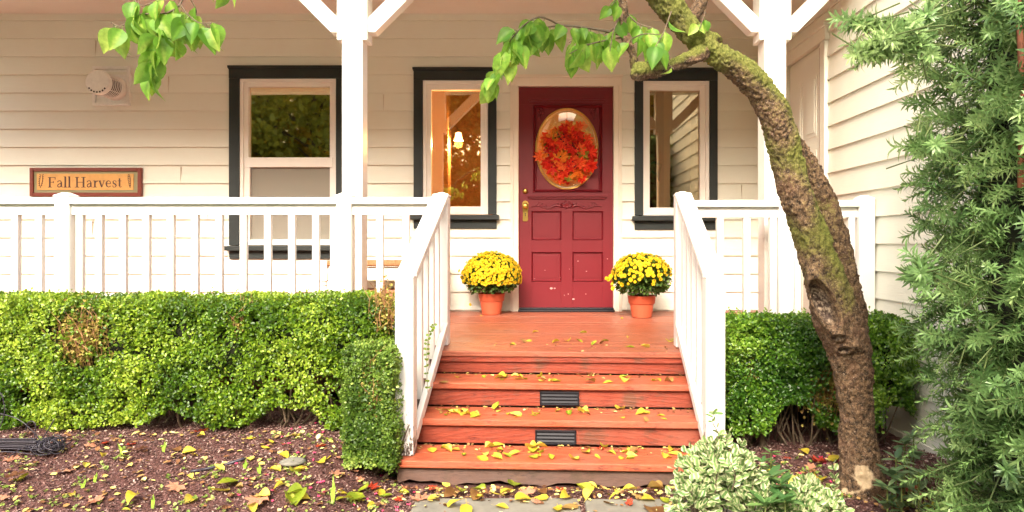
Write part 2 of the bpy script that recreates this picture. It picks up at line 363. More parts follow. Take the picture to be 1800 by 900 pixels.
# path slabs in front of the steps
mb = MB()
for i, (x0, x1, y0, y1) in enumerate(((-.52,.20,2.1,3.07), (.215,.98,2.1,3.05), (-.50,.3,1.2,2.085), (.315,.98,1.2,2.085))):
    poly = []
    for k in range(40):
        t = k/10; sidei = int(t); f = t-sidei
        cx, cy = [(x0+(x1-x0)*f, y0), (x1, y0+(y1-y0)*f), (x1-(x1-x0)*f, y1), (x0, y1-(y1-y0)*f)][sidei]
        q = np.array([cx*3, cy*3, i]); poly.append((cx+.012*float(vnoise(q, 3)), cy+.014*float(vnoise(q, 3, 5))))
    n = len(poly); mb.add([(a, b, -.02) for a, b in poly]+[(a, b, .016+.003*i) for a, b in poly], [tuple(range(n, 2*n))]+[(k, (k+1) % n, (k+1) % n+n, k+n) for k in range(n)])
tag(mb.build('path', M_STONE, bevel=.008), kind='structure')
m = MB(); m.box((-9, -9.5, -.05), (9, 1.0, .012)); tag(m.build('unseen_bounce_slab', painted('pale_bounce', (.66,.66,.63), .85, (1,1,1), .3), None), kind='structure')  # added pale slab behind the camera, bounces light up into the porch
# bark chips
def chips(n, x0, x1, y0, y1, smin, smax):
    x = RNG.uniform(x0, x1, n); y = RNG.uniform(y0, y1, n)
    keep = ~((x > -.50) & (x < .98) & (y < 2.97)) & ~((x > -.62) & (x < 1.0) & (y > 3.22)); keep |= ((x > -.62) & (x < 1.0) & (y > 2.95) & (y < 3.22) & (RNG.random(n) < .5))
    x, y = x[keep], y[keep]; n = len(x)
    pos = np.stack([x, y, hgt(x, y)+RNG.uniform(0, .008, n)], -1)
    dr = rdir(n); dr[:, 2] *= .35; up = rdir(n)*.5+np.array([0, 0, 1]); rot = frames(dr, up)
    tv = np.array([[-.28,-.5,0],[.2,-.42,.05],[.3,.5,0],[-.15,.4,.12]]); tf = np.array([[0,1,2,3]])
    V, Fc, ci = scatter(tv, tf, pos, rot, RNG.uniform(smin, smax, n)); return V, Fc, RNG.random(n)[ci]
A = [chips(64000, -3.2, -.45, 2.0, 3.9, .005, .014), chips(16000, .85, 2.1, 2.2, 3.8, .006, .018), chips(5000, -.6, 1, 2.9, 3.2, .005, .014)]
V = np.concatenate([a[0] for a in A]); off = np.cumsum([0]+[len(a[0]) for a in A]); Fc = np.concatenate([a[1]+o for a, o in zip(A, off)])
tag(npmesh('mulch', V, Fc, M_CHIP, attrs={'tint': np.concatenate([a[2] for a in A])}), 'reddish brown bark mulch covering the beds', 'mulch', kind='stuff')

# ------------------------------------------------------------------ house
YW = 6.4; S = F/YW; DECK = EZ-.637; XS = 2.07
def wx(px): return (px-VX)/S
def wz(py): return EZ-(py-VY)/S
house = thing('house', (0, YW, 0), 'white clapboard house with dark green trimmed windows and a red front door', 'house')
openings = [(wx(415), wx(600), wz(445), wz(128)), (wx(738), wx(866), wz(384), wz(130)), (wx(1122), wx(1254), wz(386), wz(132)), (wx(905), wx(1086), DECK-.1, wz(143))]
def siding(mb, a0, a1, z0, z1, zref, pitch, opn, P):
    """P(a, depth, z) maps to world; depth = how far the face stands off the wall"""
    lapd = .020 if opn else .014; k0 = math.floor((z0-zref)/pitch); k = k0
    while zref+k*pitch < z1:
        r0 = zref+k*pitch; r1 = r0+pitch; lo, hi = max(r0, z0), min(r1, z1)
        dd = lambda z: .003+lapd*(1-(z-r0)/pitch)
        cuts = sorted({lo, hi} | {z for o in opn for z in (o[2], o[3]) if lo < z < hi})
        for ca, cb in zip(cuts[:-1], cuts[1:]):
            mid = (ca+cb)/2; segs = [(a0, a1)]
            for o in opn:
                if o[2] < mid < o[3]:
                    ns = []
                    for s0, s1 in segs:
                        if o[1] <= s0 or o[0] >= s1: ns.append((s0, s1)); continue
                        if s0 < o[0]: ns.append((s0, o[0]))
                        if s1 > o[1]: ns.append((o[1], s1))
                    segs = ns
            for s0, s1 in segs:
                mb.add([P(s0, dd(ca), ca), P(s1, dd(ca), ca), P(s1, dd(cb), cb), P(s0, dd(cb), cb)], [(0,1,2,3)])
                if abs(ca-r0) < 1e-6: mb.add([P(s0, .002, ca), P(s1, .002, ca), P(s1, dd(ca), ca), P(s0, dd(ca), ca)], [(0,1,2,3)])
        k += 1
mb = MB(); siding(mb, -6.2, XS, DECK-.02, EZ+2.3, EZ+1.198, .1655, openings, lambda a, dpt, z: Vector((a, YW-dpt, z)))
fw = mb.build('front_wall', M_WALL, house)
mb = MB(); jr = random.Random(8)
for k in range(-11, 7):
    z0 = EZ+1.198+k*.1655
    for x in [jr.uniform(-4.6, 1.9) for _ in range(1)]:
        if any(o[0]-.1 < x < o[1]+.1 and o[2]-.2 < z0 < o[3]+.1 for o in openings): continue
        if z0 < DECK or z0 > EZ+2: continue
        mb.box((x-.0006, YW-.0235, z0+.002), (x+.0006, YW-.003, z0+.15))
mb.build('board_joints', plain('dark_gap', (.50,.42,.32), .9), fw)
# structural backing with holes is not needed: reveal boxes and the room close it
Psd = lambda a, dpt, z: Vector((XS-dpt, a, z))
sdo = (4.98, 5.66, DECK-.1, EZ+1.42)         # side door opening in Y
mb = MB(); siding(mb, 4.90, YW, EZ+1.50, EZ+2.3, EZ+.317, .1638, [], Psd); siding(mb, 5.72, YW, DECK, EZ+1.50, EZ+.317, .1638, [], Psd)
siding(mb, 1.0, 4.90, .06, EZ+2.3, EZ+.317, .1638, [], Psd)
mb.add([(XS+.004, 1.0, -.3), (XS+.004, YW, -.3), (XS+.004, YW, EZ+2.3), (XS+.004, 1.0, EZ+2.3)], [(0,1,2,3)])
mb.box((XS+.003, .98, -.3), (XS+.2, 1.0, EZ+2.3)); mb.box((XS-.02, 1.0, -.05), (XS+.1, 4.25, .07))
mb.build('side_wall', M_SIDE, house)
mb = MB(); mb.box((-6.2, 3.75, EZ+2.09), (XS+.6, YW+.1, EZ+2.13)); mb.build('porch_ceiling', M_CEIL, house)
mb = MB(); mb.add([(-6.4, 3.72, EZ+2.135), (XS+.9, 3.72, EZ+2.135), (XS+.9, 10.2, EZ+4.6), (-6.4, 10.2, EZ+4.6), (-6.4, 3.72, EZ+2.2), (XS+.9, 3.72, EZ+2.2), (XS+.9, 10.2, EZ+4.7), (-6.4, 10.2, EZ+4.7)],
    [(0,3,2,1),(4,5,6,7),(0,1,5,4),(1,2,6,5),(2,3,7,6),(3,0,4,7)]); mb.build('roof', plain('roof_shingle', (.09,.085,.08), .9, 0, .3, 14, .5), house)
mb = MB(); mb.box((-6.2, 4.40, EZ+1.78), (XS-.02, 4.56, EZ+2.085)); mb.build('porch_beam', M_WHITE, house, bevel=.004)
# room behind the windows
mb = MB(); x0, x1, y0, y1, z0, z1 = -3.2, XS-.06, YW+.02, YW+2.6, DECK-.02, EZ+1.9
mb.add([(x0,y0,z0),(x1,y0,z0),(x1,y1,z0),(x0,y1,z0),(x0,y0,z1),(x1,y0,z1),(x1,y1,z1),(x0,y1,z1)], [(0,1,2,3),(7,6,5,4),(3,2,6,7),(0,3,7,4),(1,5,6,2)])
mb.box((-1.03, YW+.5, z0), (-.86, YW+.75, z1)); mb.box((-1.5, YW+.12, z0), (-1.44, YW+2.5, z1))
mb.build('room', M_ROOM, house)
mb = MB(); mb.box((1.02, YW+.9, z0), (1.35, YW+1.0, z1)); mb.box((.66, YW+.15, z0), (.70, YW+2.5, z1))
mb.build('wood_panelling', M_PANEL, house)

def casing_window(px0, px1, py0, py1, fr, panes, label, doublehung=False):
    """dark casing outer box, white frame box fr, panes list, all in wall pixels"""
    cx0, cx1, cz0, cz1 = wx(px0), wx(px1), wz(py1), wz(py0); fx0, fx1, fz0, fz1 = wx(fr[0]), wx(fr[1]), wz(fr[3]), wz(fr[2])
    m = MB(); D = .034
    m.box((cx0, YW-D, fz0+.0), (fx0-.001, YW+.01, fz1)); m.box((fx1+.001, YW-D, fz0), (cx1, YW+.01, fz1))
    m.box((cx0, YW-D-.003, fz1+.001), (cx1, YW+.01, cz1-.02))
    m.box((cx0-.008, YW-D-.018, cz1-.022), (cx1+.008, YW+.01, cz1)); m.box((cx0-.003, YW-D-.010, cz1-.034), (cx1+.003, YW+.01, cz1-.023))
    m.box((cx0, YW-D+.004, cz0), (cx1, YW+.01, fz0-.052))
    win = m.build('window', M_GREEN, house, bevel=.002); win['label'] = label
    m = MB(); m.box((cx0-.025, YW-.085, fz0-.05), (cx1+.025, YW+.01, fz0-.006)); m.build('sill', M_GREEN, win, bevel=.005)
    m = MB(); iw = .018
    ax0, ax1, az0, az1 = fx0, fx1, fz0, fz1
    # brick-mould style outer frame, then an inner stepped frame
    pxl = wx(panes[0][0]); pxr = wx(panes[0][1]); pzt = wz(panes[0][2]); pzb = wz(panes[-1][3])
    def ring(a0, a1, b0, b1, i0, i1, j0, j1, ya, yb):
        m.box((a0, ya, b0), (i0, yb, b1)); m.box((i1, ya, b0), (a1, yb, b1)); m.box((i0, ya, j1), (i1, yb, b1)); m.box((i0, ya, b0), (i1, yb, j0))
    t = .45
    i0, i1, j0, j1 = ax0+(pxl-ax0)*t, ax1-(ax1-pxr)*t, az0+(pzb-az0)*t, az1-(az1-pzt)*t
    ring(ax0, ax1, az0, az1, i0, i1, j0, j1, YW-.022, YW+.06)
    ring(i0, i1, j0, j1, pxl, pxr, pzb, pzt, YW-.006, YW+.055)
    m.build('frame', M_SASH, win, bevel=.003)
    if doublehung:
        m = MB(); a, b = panes; m.box((wx(a[0])-.03, YW-.016, wz(b[2])-.0), (wx(a[1])+.03, YW+.05, wz(a[3])))
        m.box((wx(b[0])-.022, YW-.012, wz(b[3])), (wx(b[0]), YW+.03, wz(b[2]))); m.box((wx(b[1]), YW-.012, wz(b[3])), (wx(b[1])+.022, YW+.03, wz(b[2])))
        m.build('meeting_rail', M_SASH, win, bevel=.003)
    for q in panes:
        m = MB(); m.box((wx(q[0])-.004, YW+.028, wz(q[3])-.004), (wx(q[1])+.004, YW+.034, wz(q[2])+.004)); m.build('pane', M_GLASS if doublehung else (M_GLASS2 if px0 < 900 else M_GLASS3), win)
    return win
w1 = casing_window(405, 610, 117, 455, (423, 592, 139, 431), [(437, 580, 153, 277), (440, 583, 294, 421)], 'double-hung window behind the porch railing', True)
w2 = casing_window(728, 873, 120, 402, (744, 858, 142, 377), [(758, 845, 158, 363)], 'narrow window left of the door with a lit lamp showing')
w3 = casing_window(1115, 1260, 121, 404, (1130, 1246, 143, 379), [(1142, 1230, 159, 365)], 'narrow window right of the door')
ms = NT('insect_screen', .8); ms.base((.36,.34,.28)); tr = ms.n('ShaderNodeBsdfTransparent'); mx = ms.n('ShaderNodeMixShader'); mx.inputs[0].default_value = .62
ms.l(tr.outputs[0], mx.inputs[1]); ms.l(ms.b.outputs[0], mx.inputs[2]); ms.l(mx.outputs[0], ms.t.nodes['Material Output'].inputs[0])
mb = MB(); mb.box((wx(440), YW+.018, wz(421)), (wx(583), YW+.020, wz(294))); mb.build('insect_screen', ms.mat, w1)
# reveals lining the window holes
for win, (a0, a1, b0, b1) in zip((w1, w2, w3), openings[:3]):
    m = MB()
    for bx in (((a0-.02, YW+.012, b0-.02), (a0, YW+.12, b1+.02)), ((a1, YW+.012, b0-.02), (a1+.02, YW+.12, b1+.02)), ((a0, YW+.062, b1), (a1, YW+.12, b1+.02)), ((a0, YW+.062, b0-.02), (a1, YW+.12, b0))): m.box(*bx)
    m.build('reveal', M_CREAM, win)
# drop cloth / table shape seen in lower left pane
# interior back filler boards round the openings so no light leaks
mb = MB()
fill = [(-6.2, XS, wz(130)-.0, EZ+2.3)]
def wallback(mb, a0, a1, z0, z1, opn, Y):
    zs = sorted({z0, z1} | {min(max(z, z0), z1) for o in opn for z in (o[2], o[3])})
    for ca, cb in zip(zs[:-1], zs[1:]):
        mid = (ca+cb)/2; segs = [(a0, a1)]
        for o in opn:
            if o[2] < mid < o[3]:
                segs = [q for s0, s1 in segs for q in (((s0, min(s1, o[0])), (max(s0, o[1]), s1)) if not (o[1] <= s0 or o[0] >= s1) else ((s0, s1),)) if q[1] > q[0]]
        for s0, s1 in segs: mb.add([(s0, Y, ca), (s1, Y, ca), (s1, Y, cb), (s0, Y, cb)], [(0,1,2,3)])
wallback(mb, -6.2, XS, DECK-.1, EZ+2.3, openings, YW+.014); mb.build('wall_sheathing', M_PANEL, house)

# ---- front door
DY = YW+.012
dx0, dx1, dz0, dz1 = wx(912), wx(1077.5), wz(541), wz(153)
m = MB(); m.box((wx(897), YW-.030, DECK), (wx(911.5), YW+.05, wz(150))); m.box((wx(1078), YW-.030, DECK), (wx(1092.5), YW+.05, wz(150)))
m.box((wx(897)-.0, YW-.032, wz(152.5)), (wx(1092.5), YW+.05, wz(137))); m.box((wx(895), YW-.045, wz(136.8)), (wx(1094.5), YW+.05, wz(132.5)))
m.box((wx(900), YW-.036, DECK), (wx(903), YW-.030, wz(151))); m.box((wx(1086), YW-.036, DECK), (wx(1089), YW-.030, wz(151)))
frame = m.build('door_frame', M_CREAM, house, bevel=.003)
m = MB(); m.box((wx(911), YW-.09, DECK+.001), (wx(1079), YW+.06, DECK+.018)); m.box((wx(912.5), YW-.05, DECK+.018), (wx(1078), YW+.03, DECK+.034)); m.build('threshold', M_BLACK, house, bevel=.004)
EC = (wx(996.7), wz(261)); ERX, ERZ = 54.5/S, 71/S
m = MB()
# slab with a true elliptical hole in the upper panel and recessed lower panels
def slab_rect(a0, a1, b0, b1, y=DY): m.box((a0, y, b0), (a1, y+.04, b1))
U0, U1, V0, V1 = wx(939), wx(1057), wz(337), wz(185)          # recessed field round the oval
slab_rect(dx0, dx1, wz(183.5), dz1); slab_rect(dx0, U0, wz(338), wz(183.5)); slab_rect(U1, dx1, wz(338), wz(183.5))
P1 = (wx(935), wx(986)); P2 = (wx(1007), wx(1059.5)); Q1 = (wz(421), wz(371.5)); Q2 = (wz(494), wz(443.5))
slab_rect(dx0, dx1, Q1[1], wz(338)); slab_rect(dx0, P1[0], dz0, Q1[1]); slab_rect(P1[1], P2[0], dz0, Q1[1]); slab_rect(P2[1], dx1, dz0, Q1[1])
for p in (P1, P2): slab_rect(p[0], p[1], Q2[1], Q1[0]); slab_rect(p[0], p[1], dz0, Q2[0])
door = m.build('front_door', M_DOOR, house, bevel=.0015); door['label'] = 'red front door with oval glass and brass hardware'
# upper field plate with the oval hole
m = MB(); n = 64; ring = []; vs = []
for i in range(n):
    a = 2*math.pi*i/n; ca, sa = math.cos(a), math.sin(a)
    e = (EC[0]+ERX*ca, EC[1]+ERZ*sa)
    hw, hh = (U1-U0)/2, (V1-V0)/2; cxm, czm = (U0+U1)/2, (V0+V1)/2
    t = min(hw/abs(ca) if abs(ca) > 1e-6 else 1e9, hh/abs(sa) if abs(sa) > 1e-6 else 1e9)
    o = (cxm+ca*t, czm+sa*t); vs += [(e[0], DY+.016, e[1]), (o[0], DY+.016, o[1]), (e[0], DY+.05, e[1])]
m.add(vs, [(3*i, 3*((i+1) % n), 3*((i+1) % n)+1, 3*i+1) for i in range(n)]+[(3*i, 3*i+2, 3*((i+1) % n)+2, 3*((i+1) % n)) for i in range(n)])
for cxx, czz in ((U0, V0), (U0, V1), (U1, V0), (U1, V1)):     # corner fill
    m.box((min(cxx, cxx+(.02 if cxx == U0 else -.02)), DY+.0165, min(czz, czz+(.02 if czz == V0 else -.02))), (max(cxx, cxx+(.02 if cxx == U0 else -.02)), DY+.03, max(czz, czz+(.02 if czz == V0 else -.02))))
m.build('oval_panel', M_DOOR, door)
def mould(m, a0, a1, b0, b1, wd, y0, y1):
    for p, q in (((a0, b0), (a1, b0)), ((a1, b0), (a1, b1)), ((a1, b1), (a0, b1)), ((a0, b1), (a0, b0))):
        pass
    o = [(a0, b0), (a1, b0), (a1, b1), (a0, b1)]; i = [(a0+wd, b0+wd), (a1-wd, b0+wd), (a1-wd, b1-wd), (a0+wd, b1-wd)]; h = [(a0+wd*.5, b0+wd*.5), (a1-wd*.5, b0+wd*.5), (a1-wd*.5, b1-wd*.5), (a0+wd*.5, b1-wd*.5)]
    vs = [(x, y1, z) for x, z in o]+[(x, y0, z) for x, z in h]+[(x, y1, z) for x, z in i]
    m.add(vs, [(k, (k+1) % 4, (k+1) % 4+4, k+4) for k in range(4)]+[(k+4, (k+1) % 4+4, (k+1) % 4+8, k+8) for k in range(4)])
m = MB(); mould(m, U0-.02, U1+.02, V0-.012, V1+.012, .03, DY-.016, DY+.018); mould(m, U0+.012, U1-.012, V0+.012, V1-.012, .012, DY+.006, DY+.0165)
m.box((wx(928), DY-.022, wz(175.5)), (wx(1064), DY+.002, wz(171))); m.box((wx(930), DY-.014, wz(179)), (wx(1062), DY+.002, wz(175.6)))
m.build('upper_moulding', M_DOOR, door, bevel=.001)
m = MB(); m.box((wx(927), DY-.032, wz(346)), (wx(1067), DY+.002, wz(342.5))); m.box((wx(930), DY-.018, wz(349.5)), (wx(1064), DY+.002, wz(346.1))); m.build('ledge', M_DOOR, door, bevel=.002)
for p in (P1, P2):
    for q in (Q1, Q2):
        m = MB(); m.box((p[0]+.002, DY+.013, q[0]+.002), (p[1]-.002, DY+.03, q[1]-.002)); m.box((p[0]+.03, DY+.008, q[0]+.03), (p[1]-.03, DY+.0135, q[1]-.03))
        mould(m, p[0]-.012, p[1]+.012, q[0]-.012, q[1]+.012, .022, DY-.010, DY+.015); m.build('panel', M_DOOR, door, bevel=.001)
# carved shell and scrolls
m = MB(); cx, cz = wx(996.7), wz(364.5)
for k in range(9):
    a = math.pi*(k+.5)/9; L = .062 if 0 < k < 8 else .045
    p, q = Vector((cx, DY-.006, cz)), Vector((cx+math.cos(a)*L, DY-.006, cz+math.sin(a)*L*.98))
    m.tube([p, p.lerp(q, .6), q], [.003, .0085, .004], 6)
m.lathe([(.016, 0), (.014, .008), (.006, .012)], (cx, DY, cz), 12, (0,-1,0))
for sgn in (-1, 1):
    pts = []; rr = []
    for k in range(25):
        t = k/24; pts.append(Vector((cx+sgn*(.05+t*.265), DY-.004, cz-.002+.016*math.sin(t*9.5)*(1-.3*t)+.006))); rr.append(.009*(1-t)+.0035)
    m.tube(pts, rr, 6)
    for k in range(7):
        t = .1+k*.13; bx = cx+sgn*(.05+t*.265); bz = cz+.016*math.sin(t*9.5)
        m.tube([(bx, DY-.003, bz), (bx-sgn*.012, DY-.008, bz+.018), (bx-sgn*.03, DY-.004, bz+.026)], [.003, .0055, .002], 5)
    ex = cx+sgn*.318
    m.tube([(ex+sgn*.010*math.cos(a)*(1-a/9), DY-.004, cz+.004+.010*math.sin(a)*(1-a/9)) for a in np.linspace(0, 7, 14)], .003, 5)
m.build('carved_shell', M_DOOR, door, smooth=True)
for sgn in (-1, 1):
    m = MB(); bx, bz = (wx(951) if sgn < 0 else wx(1042.5)), wz(196)
    for k in range(11):
        a = RNG.uniform(0, 6.28); rr = RNG.uniform(.0, .028); c = (bx+rr*math.cos(a), DY+.014, bz+rr*math.sin(a)*1.1)
        m.lathe([(.011, 0), (.009, .006), (.003, .009)], c, 8, (0,-1,0))
    m.tube([(bx+sgn*.004, DY+.012, bz-.02), (bx+sgn*.012, DY+.008, bz-.045), (bx+sgn*.006, DY+.012, bz-.07)], [.008, .009, .003], 6)
    m.build('corner_carving', M_DOOR, door, smooth=True)
# oval glass: bevelled dish
m = MB(); prof = [(1.0, .0), (.97, -.006), (.90, -.004), (.86, .004), (.5, .0045), (.0, .0045)]; vs = []; n = 64
for s_, dy in prof: vs += [(EC[0]+ERX*s_*math.cos(2*math.pi*i/n), DY+.024+dy, EC[1]+ERZ*s_*math.sin(2*math.pi*i/n)) for i in range(n)]
m.add(vs, [(k*n+i, k*n+(i+1) % n, (k+1)*n+(i+1) % n, (k+1)*n+i) for k in range(len(prof)-1) for i in range(n)])
ov = m.build('oval_glass', M_GLASSW, door, smooth=True)
m = MB(); m.tube([(EC[0]+ERX*math.cos(a), DY+.012, EC[1]+ERZ*math.sin(a)) for a in np.linspace(0, 2*math.pi, 65)], .0075, 8, False); m.build('glass_rim', M_BRASS, ov, smooth=True)
m = MB(); m.add([(EC[0]+(ERX+.004)*math.cos(2*math.pi*i/48), DY+.046, EC[1]+(ERZ+.004)*math.sin(2*math.pi*i/48)) for i in range(48)], [tuple(range(48))])
mc_ = NT('warm_reflection_tone', .9); mc_.base((.62,.36,.18)); mc_.trans(.25, (.8,.5,.25)); m.build('glass_backing', mc_.mat, ov)  # added backing sheet, the glass's warm reflection put into its colour
# hardware
kx = wx(923.5)
m = MB(); zt, zb = wz(352.5), wz(389)
poly = [(kx-.024, zb+.01), (kx-.016, zb), (kx+.016, zb), (kx+.024, zb+.01), (kx+.022, (zb+zt)/2), (kx+.027, (zb+zt)/2+.03), (kx+.030, zt-.03), (kx+.02, zt-.008), (kx, zt), (kx-.02, zt-.008), (kx-.030, zt-.03), (kx-.027, (zb+zt)/2+.03), (kx-.022, (zb+zt)/2)]
m.prism(poly, DY-.006, DY); dk = m.build('door_handle', M_BRASS, door, bevel=.002)
m = MB(); m.lathe([(.011, 0), (.010, .02), (.018, .028), (.026, .038), (.027, .048), (.020, .058), (.008, .062)], (kx, DY-.006, wz(362.5)), 20, (0,-1,0)); m.build('knob', M_BRASS, door, smooth=True)
m = MB(); m.lathe([(.006, 0), (.005, .0015)], (kx, DY-.006, wz(375.5)), 10, (0,-1,0)); m.prism([(kx-.002, wz(376)), (kx-.004, wz(380)), (kx+.004, wz(380)), (kx+.002, wz(376))], DY-.0076, DY-.006); m.build('keyhole', M_BLACK, door)
m = MB(); m.lathe([(.024, 0), (.026, .005), (.017, .010), (.016, .022), (.010, .024)], (kx-.001, DY, wz(336)), 22, (0,-1,0)); m.build('deadbolt', M_BRASS, door, smooth=True)
# chips and scuffs in the door paint
m = MB()
for px, py, r_ in ((969, 507, .010), (1008, 526, .007), (958, 475, .003), (1016, 459, .004), (1031, 477, .004), (1068, 455, .004), (999, 517, .0035), (1030, 517, .0035), (992, 519, .0025), (985, 488, .0025), (1001, 473, .0025), (940, 490, .0025), (975, 507, .006)):
    m.add([(wx(px)+r_*math.cos(a)*(1+.5*random.random())*1.3, DY+.0125 if False else DY-.0008, wz(py)+r_*.8*math.sin(a)*(1+.4*random.random())) for a in np.linspace(0, 6.28, 9)[:-1]], [tuple(range(8))])
m.build('paint_chips', plain('bare_primer', (.62,.42,.38), .8), door)

# ---- side door, seen at a slant
m = MB(); yA, yB, zA, zB = 5.04, 5.62, DECK+.01, EZ+1.40
m.box((XS-.012, yA, zA), (XS+.003, yB, zB)); sd = m.build('side_door', M_SIDE, house); sd['label'] = 'cream panelled side door in the porch end wall'
for (ya, yb) in ((5.09, 5.30), (5.36, 5.57)):
    for (za, zb_) in ((zA+.08, zA+.62), (zA+.72, zA+1.30), (zA+1.40, zA+1.85)):
        m = MB(); m.box((XS-.016, ya, za), (XS-.011, yb, zb_)); m.box((XS-.021, ya+.03, za+.03), (XS-.0155, yb-.03, zb_-.03)); m.build('panel', M_SIDE, sd, bevel=.003)
m = MB(); m.box((XS-.014, 4.985, zA), (XS+.003, 5.038, zB)); m.build('rusty_strip', M_RUST, sd)
m = MB(); m.box((XS-.035, 4.90, zA), (XS+.002, 4.984, zB+.02)); m.box((XS-.035, 5.63, zA), (XS+.002, 5.72, zB+.02)); m.box((XS-.040, 4.88, zB+.021), (XS+.002, 5.74, zB+.11)); m.box((XS-.055, 4.86, zB+.111), (XS+.002, 5.76, zB+.135))
m.build('side_door_frame', M_SIDE, house, bevel=.003)

# ------------------------------------------------------------------ deck, steps
A_ = .051; SC = Vector((.161, 4.025, 0)); MS = Matrix.Translation(SC) @ Matrix.Rotation(-A_, 4, 'Z')
steps = thing('front_steps', tuple(SC), 'four red stained wooden steps up to the porch', 'steps')
deck = thing('porch_deck', (0, 4.2, 0), 'red stained board deck of the front porch', 'deck')
m = MB(); y = 4.13
while y < YW:
    y2 = min(y+.139, YW+.01); m.box((-6.2, y, DECK-.035), (XS-.001, y2-.004, DECK+.0006*random.uniform(-1, 1))); y += .139
m.build('deck_boards', M_DECK, deck, bevel=.003)
m = MB(); m.box((-6.2, 4.15, DECK-.26), (-.66, 4.18, DECK-.036)); m.box((1.02, 4.15, DECK-.26), (XS-.02, 4.18, DECK-.036)); m.build('fascia', M_RISER, deck)
m = MB(); m.box((-6.2, 4.30, -.1), (XS-.02, 4.33, DECK-.04)); m.build('skirt', plain('dark_skirt', (.03,.025,.02), .9), deck)
rz, tr_ = .128, .27
UL, UR = -.775, .80
for k in range(4):
    zt = DECK-k*rz; v0 = -k*tr_
    vb = v0+tr_ if k else .20
    m = MB()
    nb = 2
    for j in range(nb):
        a = v0+(vb-v0)*j/nb; b = v0+(vb-v0)*(j+1)/nb-(.004 if j < nb-1 else -.0)
        ul = -.79 if k == 3 else UL+.03; ur = .86 if k == 3 else UR-.02
        m.box((ul, a, zt-.034 if k else zt-.030), (ur, b, zt+(.003 if k == 0 else 0)-.001*j), MS)
    t = m.build('tread', M_TREAD if k else M_DECK, steps, bevel=.005)
    if k == 0: t['label'] = 'top board at the edge of the porch deck'
    # riser under this tread
    m = MB(); zb = (zt-rz) if k < 3 else .008
    if k < 3: m.box((UL+.035, v0+.026, zb+.001), (UR-.025, v0+.05, zt-.035), MS)
    if k == 0: m.box((UL+.035, v0+.010, zt-.062), (UR-.025, v0+.0255, zt-.031), MS)
    if k == 3:
        poly = [(-.765, zt-.036), (-.765, .005)]
        for q in range(1, 30): poly.append((-.765+q*1.60/30, .012+.008*math.sin(q*.9)+.006*math.sin(q*2.3)))
        poly += [(.84, .02), (.84, zt-.036)]; m.prism(poly[::-1], v0+.024, v0+.10, MS)
    r = m.build('riser', M_RISER if k < 3 else M_BEAM, steps, bevel=.002)
    if k == 3: r['label'] = 'dark weathered beam at the foot of the steps'
for ua, ub in ((UL+.005, UL+.034), (UR-.024, UR+.004)):
    m = MB()      # closed sides beneath the treads
    pts = [(.20, DECK-.04), (-0.0+.03, DECK-.04), (.03-3*tr_, DECK-.04-3*rz), (.03-3*tr_, .01), (.20, .01)]
    vs = [MS @ Vector((u_, v_, z_)) for u_ in (ua, ub) for v_, z_ in pts]; n = 5
    m.add(vs, [(0,1,2,3,4), (9,8,7,6,5)]+[(i, i+5, (i+1) % 5+5, (i+1) % 5) for i in range(5)])
    m.build('stringer', M_BEAM, steps)
# louvred step vents
def step_vent(px0, px1, py0, py1, k, lab):
    v = -k*tr_+.026; Yc = SC.y+v; sc_ = F/Yc
    xc = ((px0+px1)/2-VX)/sc_; u = xc-SC.x; wd = (px1-px0)/sc_; z0_ = EZ-(py1-VY)/sc_; z1_ = EZ-(py0-VY)/sc_; v += 0
    m = MB(); m.box((u-wd/2, v-.012, z0_), (u-wd/2+.008, v, z1_), MS); m.box((u+wd/2-.008, v-.012, z0_), (u+wd/2, v, z1_), MS)
    m.box((u-wd/2, v-.012, z1_-.010), (u+wd/2, v, z1_), MS); m.box((u-wd/2, v-.012, z0_), (u+wd/2, v, z0_+.008), MS); m.box((u-wd/2+.002, v-.003, z0_+.002), (u+wd/2-.002, v-.0005, z1_-.002), MS)
    o = m.build('louvred_vent', M_BLACK, steps, bevel=.001); o['label'] = lab
    for j in range(3):
        zz = z0_+.014+j*(z1_-z0_-.026)/2.6
        mm = MB(); mm.add([MS @ Vector(p) for p in ((u-wd/2+.009, v-.013, zz), (u+wd/2-.009, v-.013, zz), (u+wd/2-.009, v-.004, zz+.012), (u-wd/2+.009, v-.004, zz+.012), (u-wd/2+.009, v-.013, zz-.003), (u+wd/2-.009, v-.013, zz-.003))], [(0,1,2,3), (4,5,1,0)]); mm.build('slat', M_BLACK, o)
step_vent(953, 1022, 688, 712, 1, 'black louvred vent in the upper riser')
step_vent(950, 1022, 756, 781, 2, 'black louvred vent in the lower riser')

# ------------------------------------------------------------------ railings
def cap_post(m, u0, u1, v0, v1, z0, z1, M=None, over=.006, hh=.028):
    m.box((u0, v0, z0), (u1, v1, z1), M)
    a = [(u0-over, v0-over, z1), (u1+over, v0-over, z1), (u1+over, v1+over, z1), (u0-over, v1+over, z1), (u0-over, v0-over, z1+.010), (u1+over, v0-over, z1+.010), (u1+over, v1+over, z1+.010), (u0-over, v1+over, z1+.010)]
    t = .028; a += [(u0+t, v0+t, z1+hh), (u1-t, v0+t, z1+hh), (u1-t, v1-t, z1+hh), (u0+t, v1-t, z1+hh)]
    a = [Vector(p) for p in a]
    if M: a = [M @ p for p in a]
    m.add(a, [(3,2,1,0), (0,1,5,4), (1,2,6,5), (2,3,7,6), (3,0,4,7), (4,5,9,8), (5,6,10,9), (6,7,11,10), (7,4,8,11), (8,9,10,11)])
SR = 292.0; YR = F/SR
def rx(px): return (px-VX)/SR
